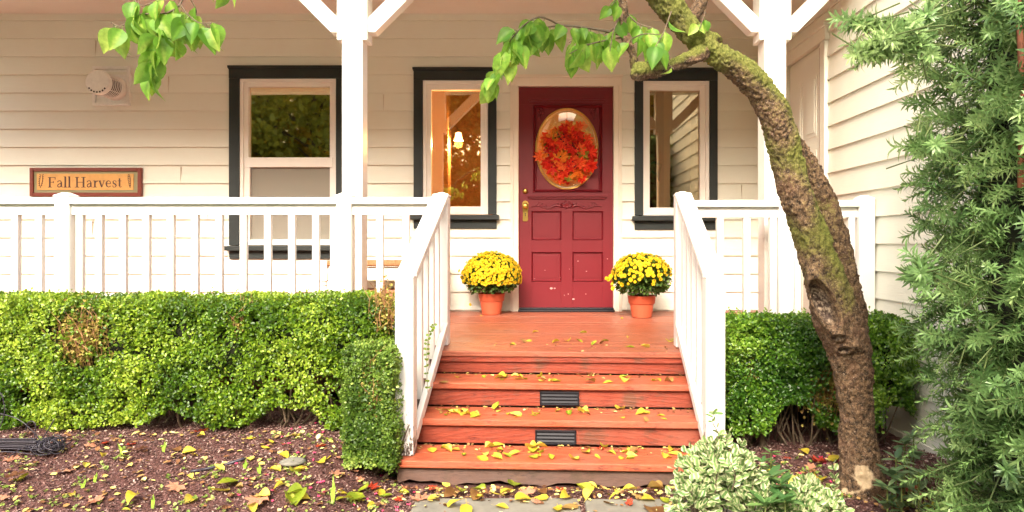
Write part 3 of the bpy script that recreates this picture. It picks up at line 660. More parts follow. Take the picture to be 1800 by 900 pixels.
def porch_rail(xa, xb, posts, bals, ztop, label, halfpost=None):
    t = thing('porch_railing', ((xa+xb)/2, YR, DECK), label, 'railing')
    for p in posts:
        m = MB(); cap_post(m, rx(p)-.0445, rx(p)+.0445, YR, YR+.089, DECK-.001, ztop+.004); m.build('post', M_RAIL, t, bevel=.004)
    if halfpost:
        m = MB(); cap_post(m, halfpost[0], halfpost[1], YR, YR+.089, DECK, ztop+.004, None, .0); m.build('post', M_RAIL, t, bevel=.004)
    ed = sorted([rx(p) for p in posts]); cuts = [xa]+[e for p in ed for e in (p-.0446, p+.0446)]+[xb]
    for a, b in zip(cuts[::2], cuts[1::2]):
        if b-a < .02: continue
        m = MB(); m.box((a, YR-.006, ztop-.040), (b, YR+.092, ztop)); m.build('top_rail', M_RAIL, t, bevel=.005)
        m = MB(); m.box((a, YR+.022, ztop-.103), (b, YR+.062, ztop-.0405)); m.build('lower_top_rail', M_RAIL, t, bevel=.003)
        m = MB(); m.box((a, YR+.022, DECK+.07), (b, YR+.062, DECK+.125)); m.build('bottom_rail', M_RAIL, t, bevel=.003)
    for p in bals:
        m = MB(); x = rx(p); m.box((x-.020, YR+.024, DECK+.1255), (x+.020, YR+.060, ztop-.1035)); m.build('baluster', M_RAIL, t, bevel=.003)
    return t
bl = [604-42.6*k for k in range(-0, 0)]
left_b = [584, 552, 509.5, 467, 424, 381, 338, 295, 252, 210.5, 168.5, 134, 83, 62, 21-1, -22, -65, -108, -151, -194, -237]
left_b = [b for b in left_b if b not in (83,)]
porch_rail(rx(-700), rx(758), [604, 108, -390], left_b+[628, 665.5, 712]+[-280-42.6*k for k in range(0, 3)]+[-415-42.6*k for k in range(7)], EZ+.267, 'long white porch railing running left from the steps above the hedge')
porch_rail(rx(1221), rx(1512), [1383], [1268, 1315.5, 1362, 1405, 1450, 1480, 1501], EZ+.250, 'short white porch railing between the steps and the end wall', (rx(1511), XS-.02))
def stair_rail(u0, u1, inner, label):
    uc = (u0+u1)/2; base = MS @ Vector((uc, -.3, 0)); t = thing('stair_railing', (base.x, base.y, DECK-3*rz), label, 'railing')
    zt3 = DECK-3*rz; ztopL = EZ-.172; ztopU = EZ+.275
    m = MB(); cap_post(m, u0, u1, -.745, -.657, zt3+.001, ztopL, MS, .002, .02); lp = m.build('post', M_POSTD, t, bevel=.004); lp['label'] = 'lower post, weathered and flaking at its foot'
    m = MB(); cap_post(m, u0, u1, .19, .279, DECK+.004, ztopU, MS, .004); m.build('post', M_RAIL, t, bevel=.004)
    # handrail: wide flat board on its slope, running over both posts' inner faces
    p = MS @ Vector((uc, -.690, ztopL+.012)); q = MS @ Vector((uc, .200, ztopU+.006))
    m = MB(); m.bar(p, q, .098, .034); m.build('handrail', M_RAIL, t, bevel=.006)
    dz = Vector((0, 0, -.062)); p2 = MS @ Vector((uc, -.656, ztopL+.012+.034*.49)); q2 = MS @ Vector((uc, .189, ztopU+.0))
    m = MB(); m.bar(p2+dz, q2+dz, .036, .075); m.build('lower_handrail', M_RAIL, t, bevel=.003)
    p3 = MS @ Vector((uc+inner*.030, -.656, EZ-.945)); q3 = MS @ Vector((uc+inner*.030, .189, EZ-.52))
    m = MB(); m.bar(p3, q3, .030, .058); m.build('bottom_rail', M_RAIL, t, bevel=.003)
    for k in range(5):
        f = (k+.75)/5.4; a = p3.lerp(q3, f); b = (p2+dz).lerp(q2+dz, f); c = MS.inverted() @ a
        m = MB(); m.box((uc-.024, c.y-.019, c.z-.02), (uc+.013, c.y+.019, (MS.inverted() @ b).z-.03), MS); m.build('baluster', M_RAIL, t, bevel=.003)
    return t
stair_rail(-.790, -.702, 1, 'white railing on the left side of the red steps')
stair_rail(.676, .764, -1, 'white railing on the right side of the red steps')

def porch_post(pxa, pxb, label):
    Yp = 4.45; s_ = F/Yp; x0 = (pxa-VX)/s_; x1 = (pxb-VX)/s_; t = thing('porch_post', ((x0+x1)/2, Yp+.06, DECK), label, 'porch post', 'square posts holding up the porch roof')
    Z = lambda py: EZ-(py-VY)/s_
    m = MB(); m.box((x0, Yp, DECK+.001), (x1, Yp+.135, EZ+1.779)); m.build('shaft', M_WHITE, t, bevel=.004)
    for sg, xx in ((-1, x0), (1, x1)):
        a, b = (xx-.032, xx-.001) if sg < 0 else (xx+.001, xx+.032)
        m = MB(); m.box((a, Yp-.004, Z(70)), (b, Yp+.139, EZ+1.778)); m.build('collar', M_WHITE, t, bevel=.004)
        # 45 degree brace
        e = b if sg > 0 else a; h0 = Z(55); L = .62
        poly = [(e, h0), (e+sg*.045, h0), (e+sg*(.045+L), h0+L), (e+sg*(.045+L-.14), h0+L), (e, h0+.095)]
        if sg < 0: poly = poly[::-1]
        m = MB(); m.prism(poly, Yp+.018, Yp+.115); m.build('brace', M_WHITE, t, bevel=.004)
    return t
porch_post(601, 637, 'square white porch post beside the double-hung window')
porch_post(1344, 1382, 'square white porch post right of the door, behind the leaning trunk')

# ------------------------------------------------------------------ things on the porch
# sign
sg = thing('wooden_sign', (wx(155), YW-.02, wz(320)), 'framed wooden sign reading Fall Harvest on the siding', 'sign')
m = MB(); a0, a1, b0, b1 = wx(58), wx(253), wz(345.5), wz(295.5); i = 6.5/S
YS = YW-.048
for bx in (((a0, YS, b0), (a0+i, YW-.012, b1)), ((a1-i, YS, b0), (a1, YW-.012, b1)), ((a0+i, YS, b1-i), (a1-i, YW-.012, b1)), ((a0+i, YS, b0), (a1-i, YW-.012, b0+i))): m.box(*bx)
m.build('frame', M_MAHOG, sg, bevel=.005)
m = MB(); m.box((a0+i, YS+.014, b0+i), (a1-i, YW-.02, b1-i)); m.build('mat_board', M_MAT, sg)
m = MB(); m.box((wx(70), YS+.008, wz(334.5)), (wx(239), YS+.0142, wz(306))); m.build('plaque', M_PLAQ, sg, bevel=.002)
T, th = .16, .06
G = {'F': (.72, [([(.15,0),(.15,1)], T), ([(0,.97),(.62,.97)], th), ([(0,.02),(.34,.02)], th), ([(.15,.5),(.48,.5)], th), ([(.60,.98),(.60,.76)], th), ([(.46,.6),(.46,.4)], th)]),
     'a': (.56, [([(.39,.5),(.39,.1)], T*.9), ([(.38,.08),(.52,.02)], th), ([(.08,.5),(.14,.62),(.26,.66),(.36,.6),(.38,.48)], th*1.2), ([(.38,.38),(.2,.34),(.09,.22),(.1,.08),(.2,.02),(.32,.08),(.38,.18)], th*1.5)]),
     'l': (.34, [([(.16,0),(.16,1.06)], T), ([(.02,.02),(.30,.02)], th), ([(.04,1.02),(.16,1.04)], th)]),
     'H': (.92, [([(.16,0),(.16,1)], T), ([(.70,0),(.70,1)], T), ([(.16,.5),(.70,.5)], th), ([(0,.02),(.34,.02)], th), ([(0,.98),(.34,.98)], th), ([(.52,.02),(.88,.02)], th), ([(.52,.98),(.88,.98)], th)]),
     'r': (.48, [([(.17,0),(.17,.66)], T), ([(.02,.02),(.34,.02)], th), ([(.04,.63),(.17,.65)], th), ([(.2,.42),(.27,.58),(.36,.63),(.44,.58)], th*1.7)]),
     'v': (.56, [([(.08,.64),(.27,.02)], T), ([(.27,.02),(.46,.64)], th), ([(0,.64),(.2,.64)], th), ([(.36,.64),(.54,.64)], th)]),
     'e': (.54, [([(.1,.37),(.44,.37)], th), ([(.44,.37),(.4,.57),(.26,.66),(.13,.56),(.08,.34),(.13,.12),(.28,.02),(.45,.13)], [th,th,th,.12,T,.12,th,th])]),
     's': (.46, [([(.36,.48),(.34,.62),(.21,.66),(.1,.56),(.13,.42),(.3,.3),(.37,.17),(.28,.03),(.14,.01),(.07,.17)], [th,th,th,.1,.13,.14,.1,th,th,th])]),
     't': (.40, [([(.18,.88),(.18,.12)], T*.9), ([(.18,.1),(.24,.02),(.36,.07)], th), ([(.04,.63),(.35,.63)], th)]), ' ': (.30, [])}
text = 'Fall Harvest'; tot = sum(G[c][0] for c in text); ch = 18/S; target = 129.5/S; sxk = target/(tot*ch); m = MB(); cur = 0
for c in text:
    adv, st = G[c]
    for pts, wd in st:
        wl = [x*ch for x in wd] if hasattr(wd, '__len__') else wd*ch
        m.ribbon([((cur+p[0])*ch*sxk, p[1]*ch) for p in pts], wl, Matrix.Translation((wx(89.7), YS+.008, wz(330))), .0025)
    cur += adv
m.build('lettering', M_INK, sg)
for cx, fl in ((wx(78.5), 1), (wx(231), -1)):
    m = MB()
    for s_ in (-1, 1):
        P = [(cx-fl*.012+s_*fl*.012*math.sin(t*2.5)+fl*.012*t, wz(331)+t*.115) for t in np.linspace(0, 1, 8)]
        m.ribbon(P, .003, Matrix.Translation((0, YS+.008, 0)), .002)
        for k in range(1, 8):
            x, z = P[k]; m.ribbon([(x, z), (x+s_*.008, z+.008), (x+s_*.013, z+.009)], [.002, .007, .002], Matrix.Translation((0, YS+.008, 0)), .002)
    m.build('sprig_motif', M_INK, sg)
# wall vent
vt = thing('wall_vent', (wx(200), YW-.02, wz(152)), 'round cream exhaust vent with louvred sides on the siding', 'vent')
m = MB(); a0, a1, b0, b1 = wx(167), wx(232), wz(187), wz(118); i = 5/S
for bx in (((a0, YW-.04, b0), (a0+i, YW-.001, b1)), ((a1-i, YW-.04, b0), (a1, YW-.001, b1)), ((a0+i, YW-.04, b1-i), (a1-i, YW-.001, b1)), ((a0+i, YW-.04, b0), (a1-i, YW-.001, b0+i))): m.box(*bx)
m.box((a0+i, YW-.020, b0+i), (a1-i, YW-.017, b1-i)); m.build('mounting_box', M_VENT, vt, bevel=.003)
vc = Vector((wx(206), YW-.02, wz(157))); AX = (0,-1,0)
m = MB(); m.lathe([(.108, 0), (.108, .055), (.098, .07), (.09, .075)], vc, 40, AX); m.build('collar', M_VENT, vt, smooth=False, bevel=.002)
m = MB(); m.lathe([(.095, .07), (.095, .235)], vc, 32, AX); m.build('core', M_VDARK, vt)
m = MB()
for k in range(6):
    z = .088+k*.025; m.lathe([(.084, z+.004), (.101, z), (.101, z+.003), (.084, z+.007)], vc, 40, AX)
for k in range(6):
    a = 2*math.pi*(k+.4)/6; c = vc+Vector((.102*math.cos(a), 0, .102*math.sin(a))); m.box((c.x-.003, c.y-.235, c.z-.003), (c.x+.003, c.y-.07, c.z+.003))
m.build('louvres', M_VENT, vt)
m = MB(); m.lathe([(.108, .232), (.109, .262), (.100, .272), (.05, .276), (.001, .277)], vc, 48, AX); m.build('cap', M_VENT, vt, angle=40)
m = MB()
for k in range(7):
    a = R(-142+k*17); c = vc+Vector((.088*math.cos(a), -.2745, .088*math.sin(a))); Mx = Matrix.Translation(c) @ Matrix.Rotation(-a, 4, 'Y'); m.box((-.0065, -.002, -.0065), (.0065, .001, .0065), Mx)
m.build('cap_slots', M_VDARK, vt)
# bench
YB = 5.86; sb = F/YB; bx0, bx1 = (563-VX)/sb, (778-VX)/sb
bn = thing('porch_bench', ((bx0+bx1)/2, YB+.2, DECK), 'white bench with turned legs and a woven straw seat behind the railing', 'bench')
ZB = lambda py: EZ-(py-VY)/sb
m = MB(); N = 60
for k in range(N):
    x = bx0+.055+(bx1-bx0-.11)*(k+.5)/N; r = .5*(bx1-bx0-.11)/N*1.15; zz = (ZB(459)+ZB(471))/2
    m.tube([(x, YB+.004, zz-.012), (x, YB-.006, zz), (x, YB+.004, zz+.020), (x+.002, YB+.2, zz+.025), (x, YB+.40, zz+.02)], r, 6)
m.build('woven_seat', M_STRAW, bn, smooth=True)
m = MB(); m.box((bx0+.05, YB+.005, ZB(483)), (bx1-.05, YB+.04, ZB(472))); m.box((bx0+.05, YB+.012, ZB(493)), (bx1-.05, YB+.04, ZB(483.5))); m.box((bx0+.05, YB+.36, ZB(493)), (bx1-.05, YB+.39, ZB(472))); m.build('apron', M_CREAM, bn, bevel=.003)
for x in (bx0+.03, bx1-.03):
    for yy in (YB+.02, YB+.36):
        m = MB(); m.box((x-.028, yy-.028, ZB(494)), (x+.028, yy+.028, ZB(458)))
        z0 = DECK; zt = ZB(494); H = zt-z0
        m.lathe([(.015, 0), (.02, .02), (.028, H*.35), (.014, H*.45), (.024, H*.5), (.016, H*.6), (.03, H*.75), (.016, H*.86), (.026, H*.9), (.018, H*.95), (.027, H)], (x, yy, z0), 16); m.build('leg', M_CREAM, bn, bevel=.002)
bxm = thing('storage_box', (-1.15, YB+.2, DECK), 'reddish brown box under the straw seated bench', 'box')
m = MB(); m.box((-1.55, YB+.07, DECK+.001), (-.86, YB+.33, DECK+.20)); m.build('body', M_CRATE, bxm, bevel=.006); m = MB(); m.box((-1.56, YB+.06, DECK+.201), (-.85, YB+.34, DECK+.225)); m.build('lid', M_CRATE, bxm, bevel=.004)
# lit sconce behind the window
lc = Vector((wx(806)*(YW+.62)/YW, YW+.62, EZ-(238-VY)/F*(YW+.62)))
lamp = thing('wall_sconce', tuple(lc), 'lit wall lamp with white glass shade seen through the window left of the door', 'lamp')
m = MB(); m.box((-.859, lc.y-.02, lc.z-.02), (-.850, lc.y+.02, lc.z+.13)); m.tube([(-.85, lc.y, lc.z+.06), (-.83, lc.y, lc.z+.095), (lc.x-.02, lc.y, lc.z+.09), (lc.x, lc.y, lc.z+.05)], .006, 8); m.lathe([(.015, .03), (.02, .04), (.012, .055)], lc, 12); m.build('bracket', M_BLACK, lamp)
sh = NT('lit_shade', .5); sh.b.inputs['Emission Color'].default_value = (1, .55, .22, 1); sh.b.inputs['Emission Strength'].default_value = 9; sh.base((.9,.85,.75))
m = MB(); m.lathe([(.018, .03), (.03, .02), (.036, -.02), (.048, -.055), (.046, -.055), (.034, -.018)], lc, 20, cap=False); m.build('glass_shade', sh.mat, lamp, smooth=True)
pl = bpy.data.lights.new('bulb', 'POINT'); plo = bpy.data.objects.new('bulb', pl); COL.objects.link(plo); plo.parent = lamp; plo.location = (0, -.02, -.09); pl.energy = 40; pl.color = (1, .60, .28); pl.shadow_soft_size = .04
# upright cleaner handle inside the right window
vq = (YW+.35)/YW; vx = lambda p: wx(p)*vq; vz = lambda p: EZ-(p-VY)/F*(YW+.35)
vac = thing('broom_handle', (vx(1155), YW+.35, DECK), 'pale pole with a black handle standing inside the window right of the door', 'cleaning tool')
m = MB(); m.tube([(vx(1153), YW+.35, DECK+.0), (vx(1157), YW+.35, vz(312))], .012, 8); m.build('pole', M_SASH, vac, smooth=True)
m = MB(); m.tube([(vx(1157), YW+.35, vz(318)), (vx(1158), YW+.35, vz(300)), (vx(1162), YW+.35, vz(290)), (vx(1150), YW+.35, vz(285)), (vx(1145), YW+.35, vz(288))], [.012,.016,.014,.012,.01], 8); m.tube([(vx(1158), YW+.35, vz(308)), (vx(1148), YW+.35, vz(303)), (vx(1146), YW+.35, vz(300))], .008, 8); m.build('handle', M_BLACK, vac, smooth=True)

# ------------------------------------------------------------------ leaf meshes
def maple_poly():
    P = []
    lobes = [(-150, .45), (-95, .72), (-42, .86), (0, 1.0)]
    L = [(180, .12)]
    seq = [(-145, .62), (-125, .50), (-104, .66), (-92, .86), (-80, .74), (-66, .58), (-54, .76), (-42, 1.0), (-32, .80), (-20, .62), (-12, .80), (0, 1.08)]
    pts = [(a, r) for a, r in seq]; pts += [(-a, r) for a, r in seq[:-1][::-1]]; pts.append((180, .10))
    return [(r*math.sin(R(a)), r*math.cos(R(a))) for a, r in pts]
MP = maple_poly()
def maple_mesh(name, mat, curl, seed):
    rr = random.Random(seed); vs = [(0, .1, 0)]; n = len(MP)
    for x, y in MP:
        r = math.hypot(x, y); vs.append((x*.5, .1+y*.5, curl*r*r*.35+rr.uniform(-.05, .05)))
    fs = [(0, i+1, (i+1) % n+1) for i in range(n)]
    k = len(vs); vs += [(-.008, -.02, .0), (.008, -.02, .0), (.02, -.45, .05), (.008, -.45, .05)]; fs.append((k, k+1, k+2, k+3))
    me = bpy.data.meshes.new(name); me.from_pydata(vs, [], fs); me.materials.append(mat)
    a = me.attributes.new('tint', 'FLOAT', 'POINT'); tv = rr.random(); a.data.foreach_set('value', [min(1, max(0, tv+rr.uniform(-.35, .35))) for _ in vs]); return me
def oval_mesh(name, mat, curl, bend, seed, wid=.34, stem=.25):
    rr = random.Random(seed*7+3); vs = []; nt_, ns = 9, 5
    tw = rr.uniform(-.9, .9)
    for i in range(nt_):
        t = i/(nt_-1); wd = wid*(math.sin(math.pi*min(1, t**.72)))**.8*(1.0 if t < .95 else .2) if 0 < t < 1 else .004
        for j in range(ns):
            s_ = (j/(ns-1)-.5)*2; x = s_*wd; z = curl*abs(x)**1.5*2.2+bend*(t-.4)**2+tw*x*(t-.5)+rr.uniform(-.012, .012)*(abs(s_)+.3)
            vs.append((x, t, z))
    fs = [(i*ns+j, i*ns+j+1, (i+1)*ns+j+1, (i+1)*ns+j) for i in range(nt_-1) for j in range(ns-1)]
    k = len(vs); b = bend*.16; vs += [(-.010, .02, b), (.010, .02, b), (.03, -stem, b+.08), (.012, -stem, b+.08)]; fs.append((k, k+1, k+2, k+3))
    me = bpy.data.meshes.new(name); me.from_pydata(vs, [], fs); me.materials.append(mat); me.shade_smooth()
    tb = rr.random(); a = me.attributes.new('tint', 'FLOAT', 'POINT'); a.data.foreach_set('value', [min(1, max(0, tb+.25*math.sin(v[1]*5+seed)+rr.uniform(-.15, .15))) for v in vs]); return me
LEAFV = {}
for kind, mat in (('yellow', M_FY), ('yellow-green', M_FG), ('brown', M_FB)):
    LEAFV[kind] = [oval_mesh('fallen_leaf', mat, random.uniform(.0, 1.0), random.uniform(-.4, .6), k, random.uniform(.20, .42), random.uniform(.1, .4)) for k in range(12)]
LEAFV['red'] = [maple_mesh('fallen_leaf', M_FR, random.uniform(.1, .8), k) for k in range(4)]
LEAFV['pinkish tan'] = [maple_mesh('fallen_leaf', M_FP, random.uniform(.1, .8), k) for k in range(4)]
def drop(zone, group, items):
    """items: (x, y, z, kind, size)"""
    items.sort(key=lambda t: t[0])
    for i, (x, y, z, kind, size) in enumerate(items):
        me = random.choice(LEAFV[kind]); o = bpy.data.objects.new('fallen_leaf', me); COL.objects.link(o)
        s_ = size*random.uniform(.8, 1.15)
        o.scale = (s_*random.uniform(.7, 1.25), s_, s_*random.uniform(.6, 1.2)); o.rotation_euler = (random.gauss(0, .22), random.gauss(0, .22), random.uniform(0, 6.283))
        zlow = min((Matrix(o.rotation_euler.to_matrix()) @ Vector((v.co.x*o.scale[0], v.co.y*o.scale[1], v.co.z*o.scale[2]))).z for v in me.vertices)
        o.location = (x, y, z-zlow*.75+.001)
        tag(o, f'{kind} fallen leaf {zone}, {ordinal(i+1)} from left', 'fallen leaf', group)
def stairz(k, u, v): return MS @ Vector((u, v, DECK-k*rz))
KN = ['yellow']*8+['yellow-green']*7+['brown']*3
def step_leaves(k, n, vmin, vmax, lo=-.66, hi=.64):
    it = []
    for i in range(n):
        u = random.uniform(lo, hi); v = -k*tr_+random.uniform(vmin, vmax)+.01; p = stairz(k, u, v); it.append((p.x, p.y, p.z, random.choice(KN+(['red'] if k else [])), random.uniform(.034, .072)))
    return it
it = [(p.x, p.y, DECK, random.choice(KN), random.uniform(.045, .07)) for p in (at(px, py, 1226*.637/(py-425)) for px, py in ((935,600),(925,603),(903,607),(971,603),(1000,601),(1040,607),(1064,606),(1070,599),(1116,611),(1142,611),(1176,602),(1186,607),(936,585),(1032,585),(1104,593),(1013,600),(1182,596),(896,606),(846,556)))]
drop('on the porch deck', 'leaves on the porch deck', it)
# small yellow blossom dropped near right pot handled with the pots
drop('on the uppermost step', 'leaves on the top step', step_leaves(1, 27, .02, .22))
drop('on the middle step', 'leaves on the middle step', step_leaves(2, 36, .02, .22))
drop('on the bottom step', 'leaves on the bottom step', step_leaves(3, 50, .03, .24))
it = []
for px, py in ((725,862),(700,866),(755,855),(790,852),(830,880),(880,868),(905,882),(930,870),(870,890),(990,862),(1000,872),(1040,868),(1060,885),(1090,875),(1120,860),(1150,878),(1080,862),(1015,888),(960,868),(820,893),(800,862),(770,874),(855,862),(945,886),(1135,892),(1165,865),(1175,885),(905,860),(1030,880),(980,890),(850,878),(740,880),(1105,890),(888,873),(785,888),(812,868),(1155,893),(1050,858),(1125,872),(965,878)):
    Yq = F*(EZ-.02)/(py-425); p = at(px, py, min(Yq, 3.17)); it.append((p.x, p.y, .02, random.choice(['yellow']*7+['yellow-green']*4+['brown']*4+['red','pinkish tan']), random.uniform(.06, .10)))
drop('on the stone path', 'leaves on the path', it)
it = []
for px, py, kd, sz in ((345,765,'red',.12),(190,783,'red',.08),(225,786,'red',.08),(110,833,'pinkish tan',.16),(30,845,'pinkish tan',.16),(20,813,'pinkish tan',.14),(157,789,'pinkish tan',.10),(240,797,'pinkish tan',.11),(150,825,'yellow',.07),(320,800,'yellow',.07),(335,802,'yellow',.07),(440,813,'yellow',.07),(495,803,'yellow',.08),(493,832,'yellow',.08),(510,840,'yellow-green',.09),(540,828,'yellow',.08),(525,772,'yellow',.07),(430,775,'yellow',.07),(418,848,'yellow-green',.12),(405,866,'yellow',.10),(500,856,'yellow',.07),(535,868,'yellow-green',.11),(575,812,'yellow',.11),(570,818,'yellow',.09),(585,838,'pinkish tan',.10),(565,788,'red',.09),(603,792,'red',.08),(600,810,'pinkish tan',.08),(455,873,'yellow',.08),(460,880,'pinkish tan',.18),(610,872,'yellow',.08),(630,868,'yellow-green',.10),(650,862,'red',.09),(670,876,'yellow',.09),(690,874,'yellow-green',.09),(618,888,'yellow-green',.12),(590,887,'yellow-green',.10),(520,893,'yellow-green',.11),(445,893,'yellow',.10),(240,877,'yellow',.09),(165,883,'pinkish tan',.12),(325,890,'yellow',.08),(315,860,'pinkish tan',.12),(360,770,'yellow',.06),(260,770,'pinkish tan',.07),(330,840,'yellow',.06),(700,885,'red',.09),(180,810,'yellow',.06),(395,830,'yellow',.09),(660,890,'yellow',.08),(635,848,'pinkish tan',.08),(545,880,'yellow',.07),(125,877,'yellow',.05),(0,880,'pinkish tan',.10),(480,782,'yellow',.06),(585,776,'yellow-green',.06),(615,800,'red',.06)):
    # solve for Y on the bed
    Yq = 2.9
    for _ in range(30): Yq += .5*((EZ-float(hgt(np.array((px-VX)/F*Yq), np.array(Yq))))*F/(py-VY)-Yq)
    p = at(px, py, Yq); it.append((p.x, p.y, float(hgt(np.array(p.x), np.array(p.y)))+.008, kd, sz*.78))
for k in range(34):
    x, y = random.uniform(-2.3, -.62), random.uniform(2.4, 3.3); it.append((x, y, float(hgt(np.array(x), np.array(y)))+.006, random.choice(['brown', 'brown', 'yellow', 'yellow-green', 'pinkish tan']), random.uniform(.03, .055)))
drop('on mulch left of the steps', 'leaves on the left bed', it)
it = []
for px, py, kd, sz in ((1400,845,'yellow',.08),(1420,850,'yellow',.08),(1440,845,'yellow',.07),(1420,808,'yellow',.08),(1465,812,'yellow',.07),(1450,820,'red',.12),(1490,812,'pinkish tan',.10),(1430,830,'pinkish tan',.08),(1590,855,'red',.13),(1605,862,'pinkish tan',.09),(1625,885,'yellow-green',.07),(1575,890,'brown',.07),(1345,825,'yellow',.06),(1645,880,'yellow',.07),(1380,812,'red',.06)):
    Yq = F*(EZ-.03)/(py-VY); p = at(px, py, Yq); it.append((p.x, p.y, float(hgt(np.array(p.x), np.array(p.y)))+.008, kd, sz))
drop('on soil around the tree foot', 'leaves on the right bed', it)

LT, LF = np.array([[0,0,0],[-.34,.3,.1],[-.28,.72,.14],[0,1,.02],[.28,.72,.12],[.34,.3,.05]]), np.array([[0,3,2,1],[0,5,4,3]])
r = np.random.default_rng(15); Q = []; U = []
for zone in range(6):
    if zone < 4:
        for _ in range((50, 110, 130, 150)[zone]):
            k = zone; u = r.uniform(-.72, .74); v = -k*tr_+(.265-abs(r.normal(0, .05)) if k else r.uniform(.0, .3)); p = stairz(k, u, max(v, -k*tr_+.01)); Q.append((p.x, p.y, p.z+.003)); U.append(r.uniform(.006, .022))
    elif zone == 4:
        for _ in range(520):
            x, y = r.uniform(-.6, 1.0), min(3.2, 3.17-abs(r.normal(0, .07))) if r.random() < .7 else r.uniform(2.7, 3.1); Q.append((x, y, .024)); U.append(r.uniform(.008, .032))
    else:
        for _ in range(1500):
            x, y = (r.uniform(-2.6, -.6), r.uniform(2.35, 3.5)) if r.random() < .75 else (r.uniform(.95, 1.8), r.uniform(2.4, 3.6)); Q.append((x, y, float(hgt(np.array(x), np.array(y)))+.012)); U.append(r.uniform(.008, .034))
Q = np.array(Q); n = len(Q); dr_ = rdir(n); dr_[:, 2] *= .2
V, Fc, ci = scatter(LT, LF, Q, frames(dr_, rdir(n)*.35+[0, 0, 1.]), np.array(U))
mlit = NT('leaf_litter', .7, .2); mlit.base(mlit.ramp(mlit.attr('tint'), [(0, (.06,.025,.012)), (.35, (.22,.10,.04)), (.55, (.42,.26,.09)), (.75, (.62,.52,.12)), (1, (.80,.72,.30))]))
tag(npmesh('leaf_litter', V, Fc, mlit.mat, attrs={'tint': r.random(n)[ci]}), 'small torn bits of brown and yellow leaf scattered on steps and beds', 'leaf litter', kind='stuff')

# ------------------------------------------------------------------ potted chrysanthemums
def leaf_template(wid=.42, fold=.12):
    return np.array([[0,0,0],[-wid*.8,.3,fold],[-wid*.7,.72,fold],[0,1,.02],[wid*.7,.72,fold],[wid*.8,.3,fold]]), np.array([[0,3,2,1],[0,5,4,3]])
LT, LF = leaf_template(); LUV = np.array([[.5,0],[0,.3],[0,.7],[.5,1],[1,.7],[1,.3]])
def bloom_mesh(name, seed):
    rr = np.random.default_rng(seed); tv = np.array([[-.16,0,0],[.16,0,0],[.24,.8,.05],[0,1.05,0],[-.24,.8,.05]]); tf = np.array([[0,1,2,3,4]])
    P = []; 
    for lay, (n, el, L) in enumerate(((13, 5, 1.0), (11, 30, .9), (8, 55, .75), (5, 78, .6))):
        for i in range(n):
            a = 2*math.pi*(i+.5*lay)/n+rr.uniform(-.1, .1); e = R(el+rr.uniform(-6, 6)); P.append((math.cos(a)*math.cos(e), math.sin(a)*math.cos(e), math.sin(e), L))
    P = np.array(P); up = np.tile([0, 0, 1.0], (len(P), 1))+.01; rot = frames(P[:, :3], up); pos = P[:, :3]*.1; pos[:, 2] += .1
    V, Fc, ci = scatter(tv, tf, pos, rot, P[:, 3]*.9); me_o = npmesh(name, V, Fc, M_MUMF, attrs={'tint': (np.clip(.35+.5*V[:, 2]+rr.uniform(-.2, .2, len(P))[ci], 0, 1))}); me = me_o.data; bpy.data.objects.remove(me_o); return me
BM = [bloom_mesh('flower', s_) for s_ in range(4)]
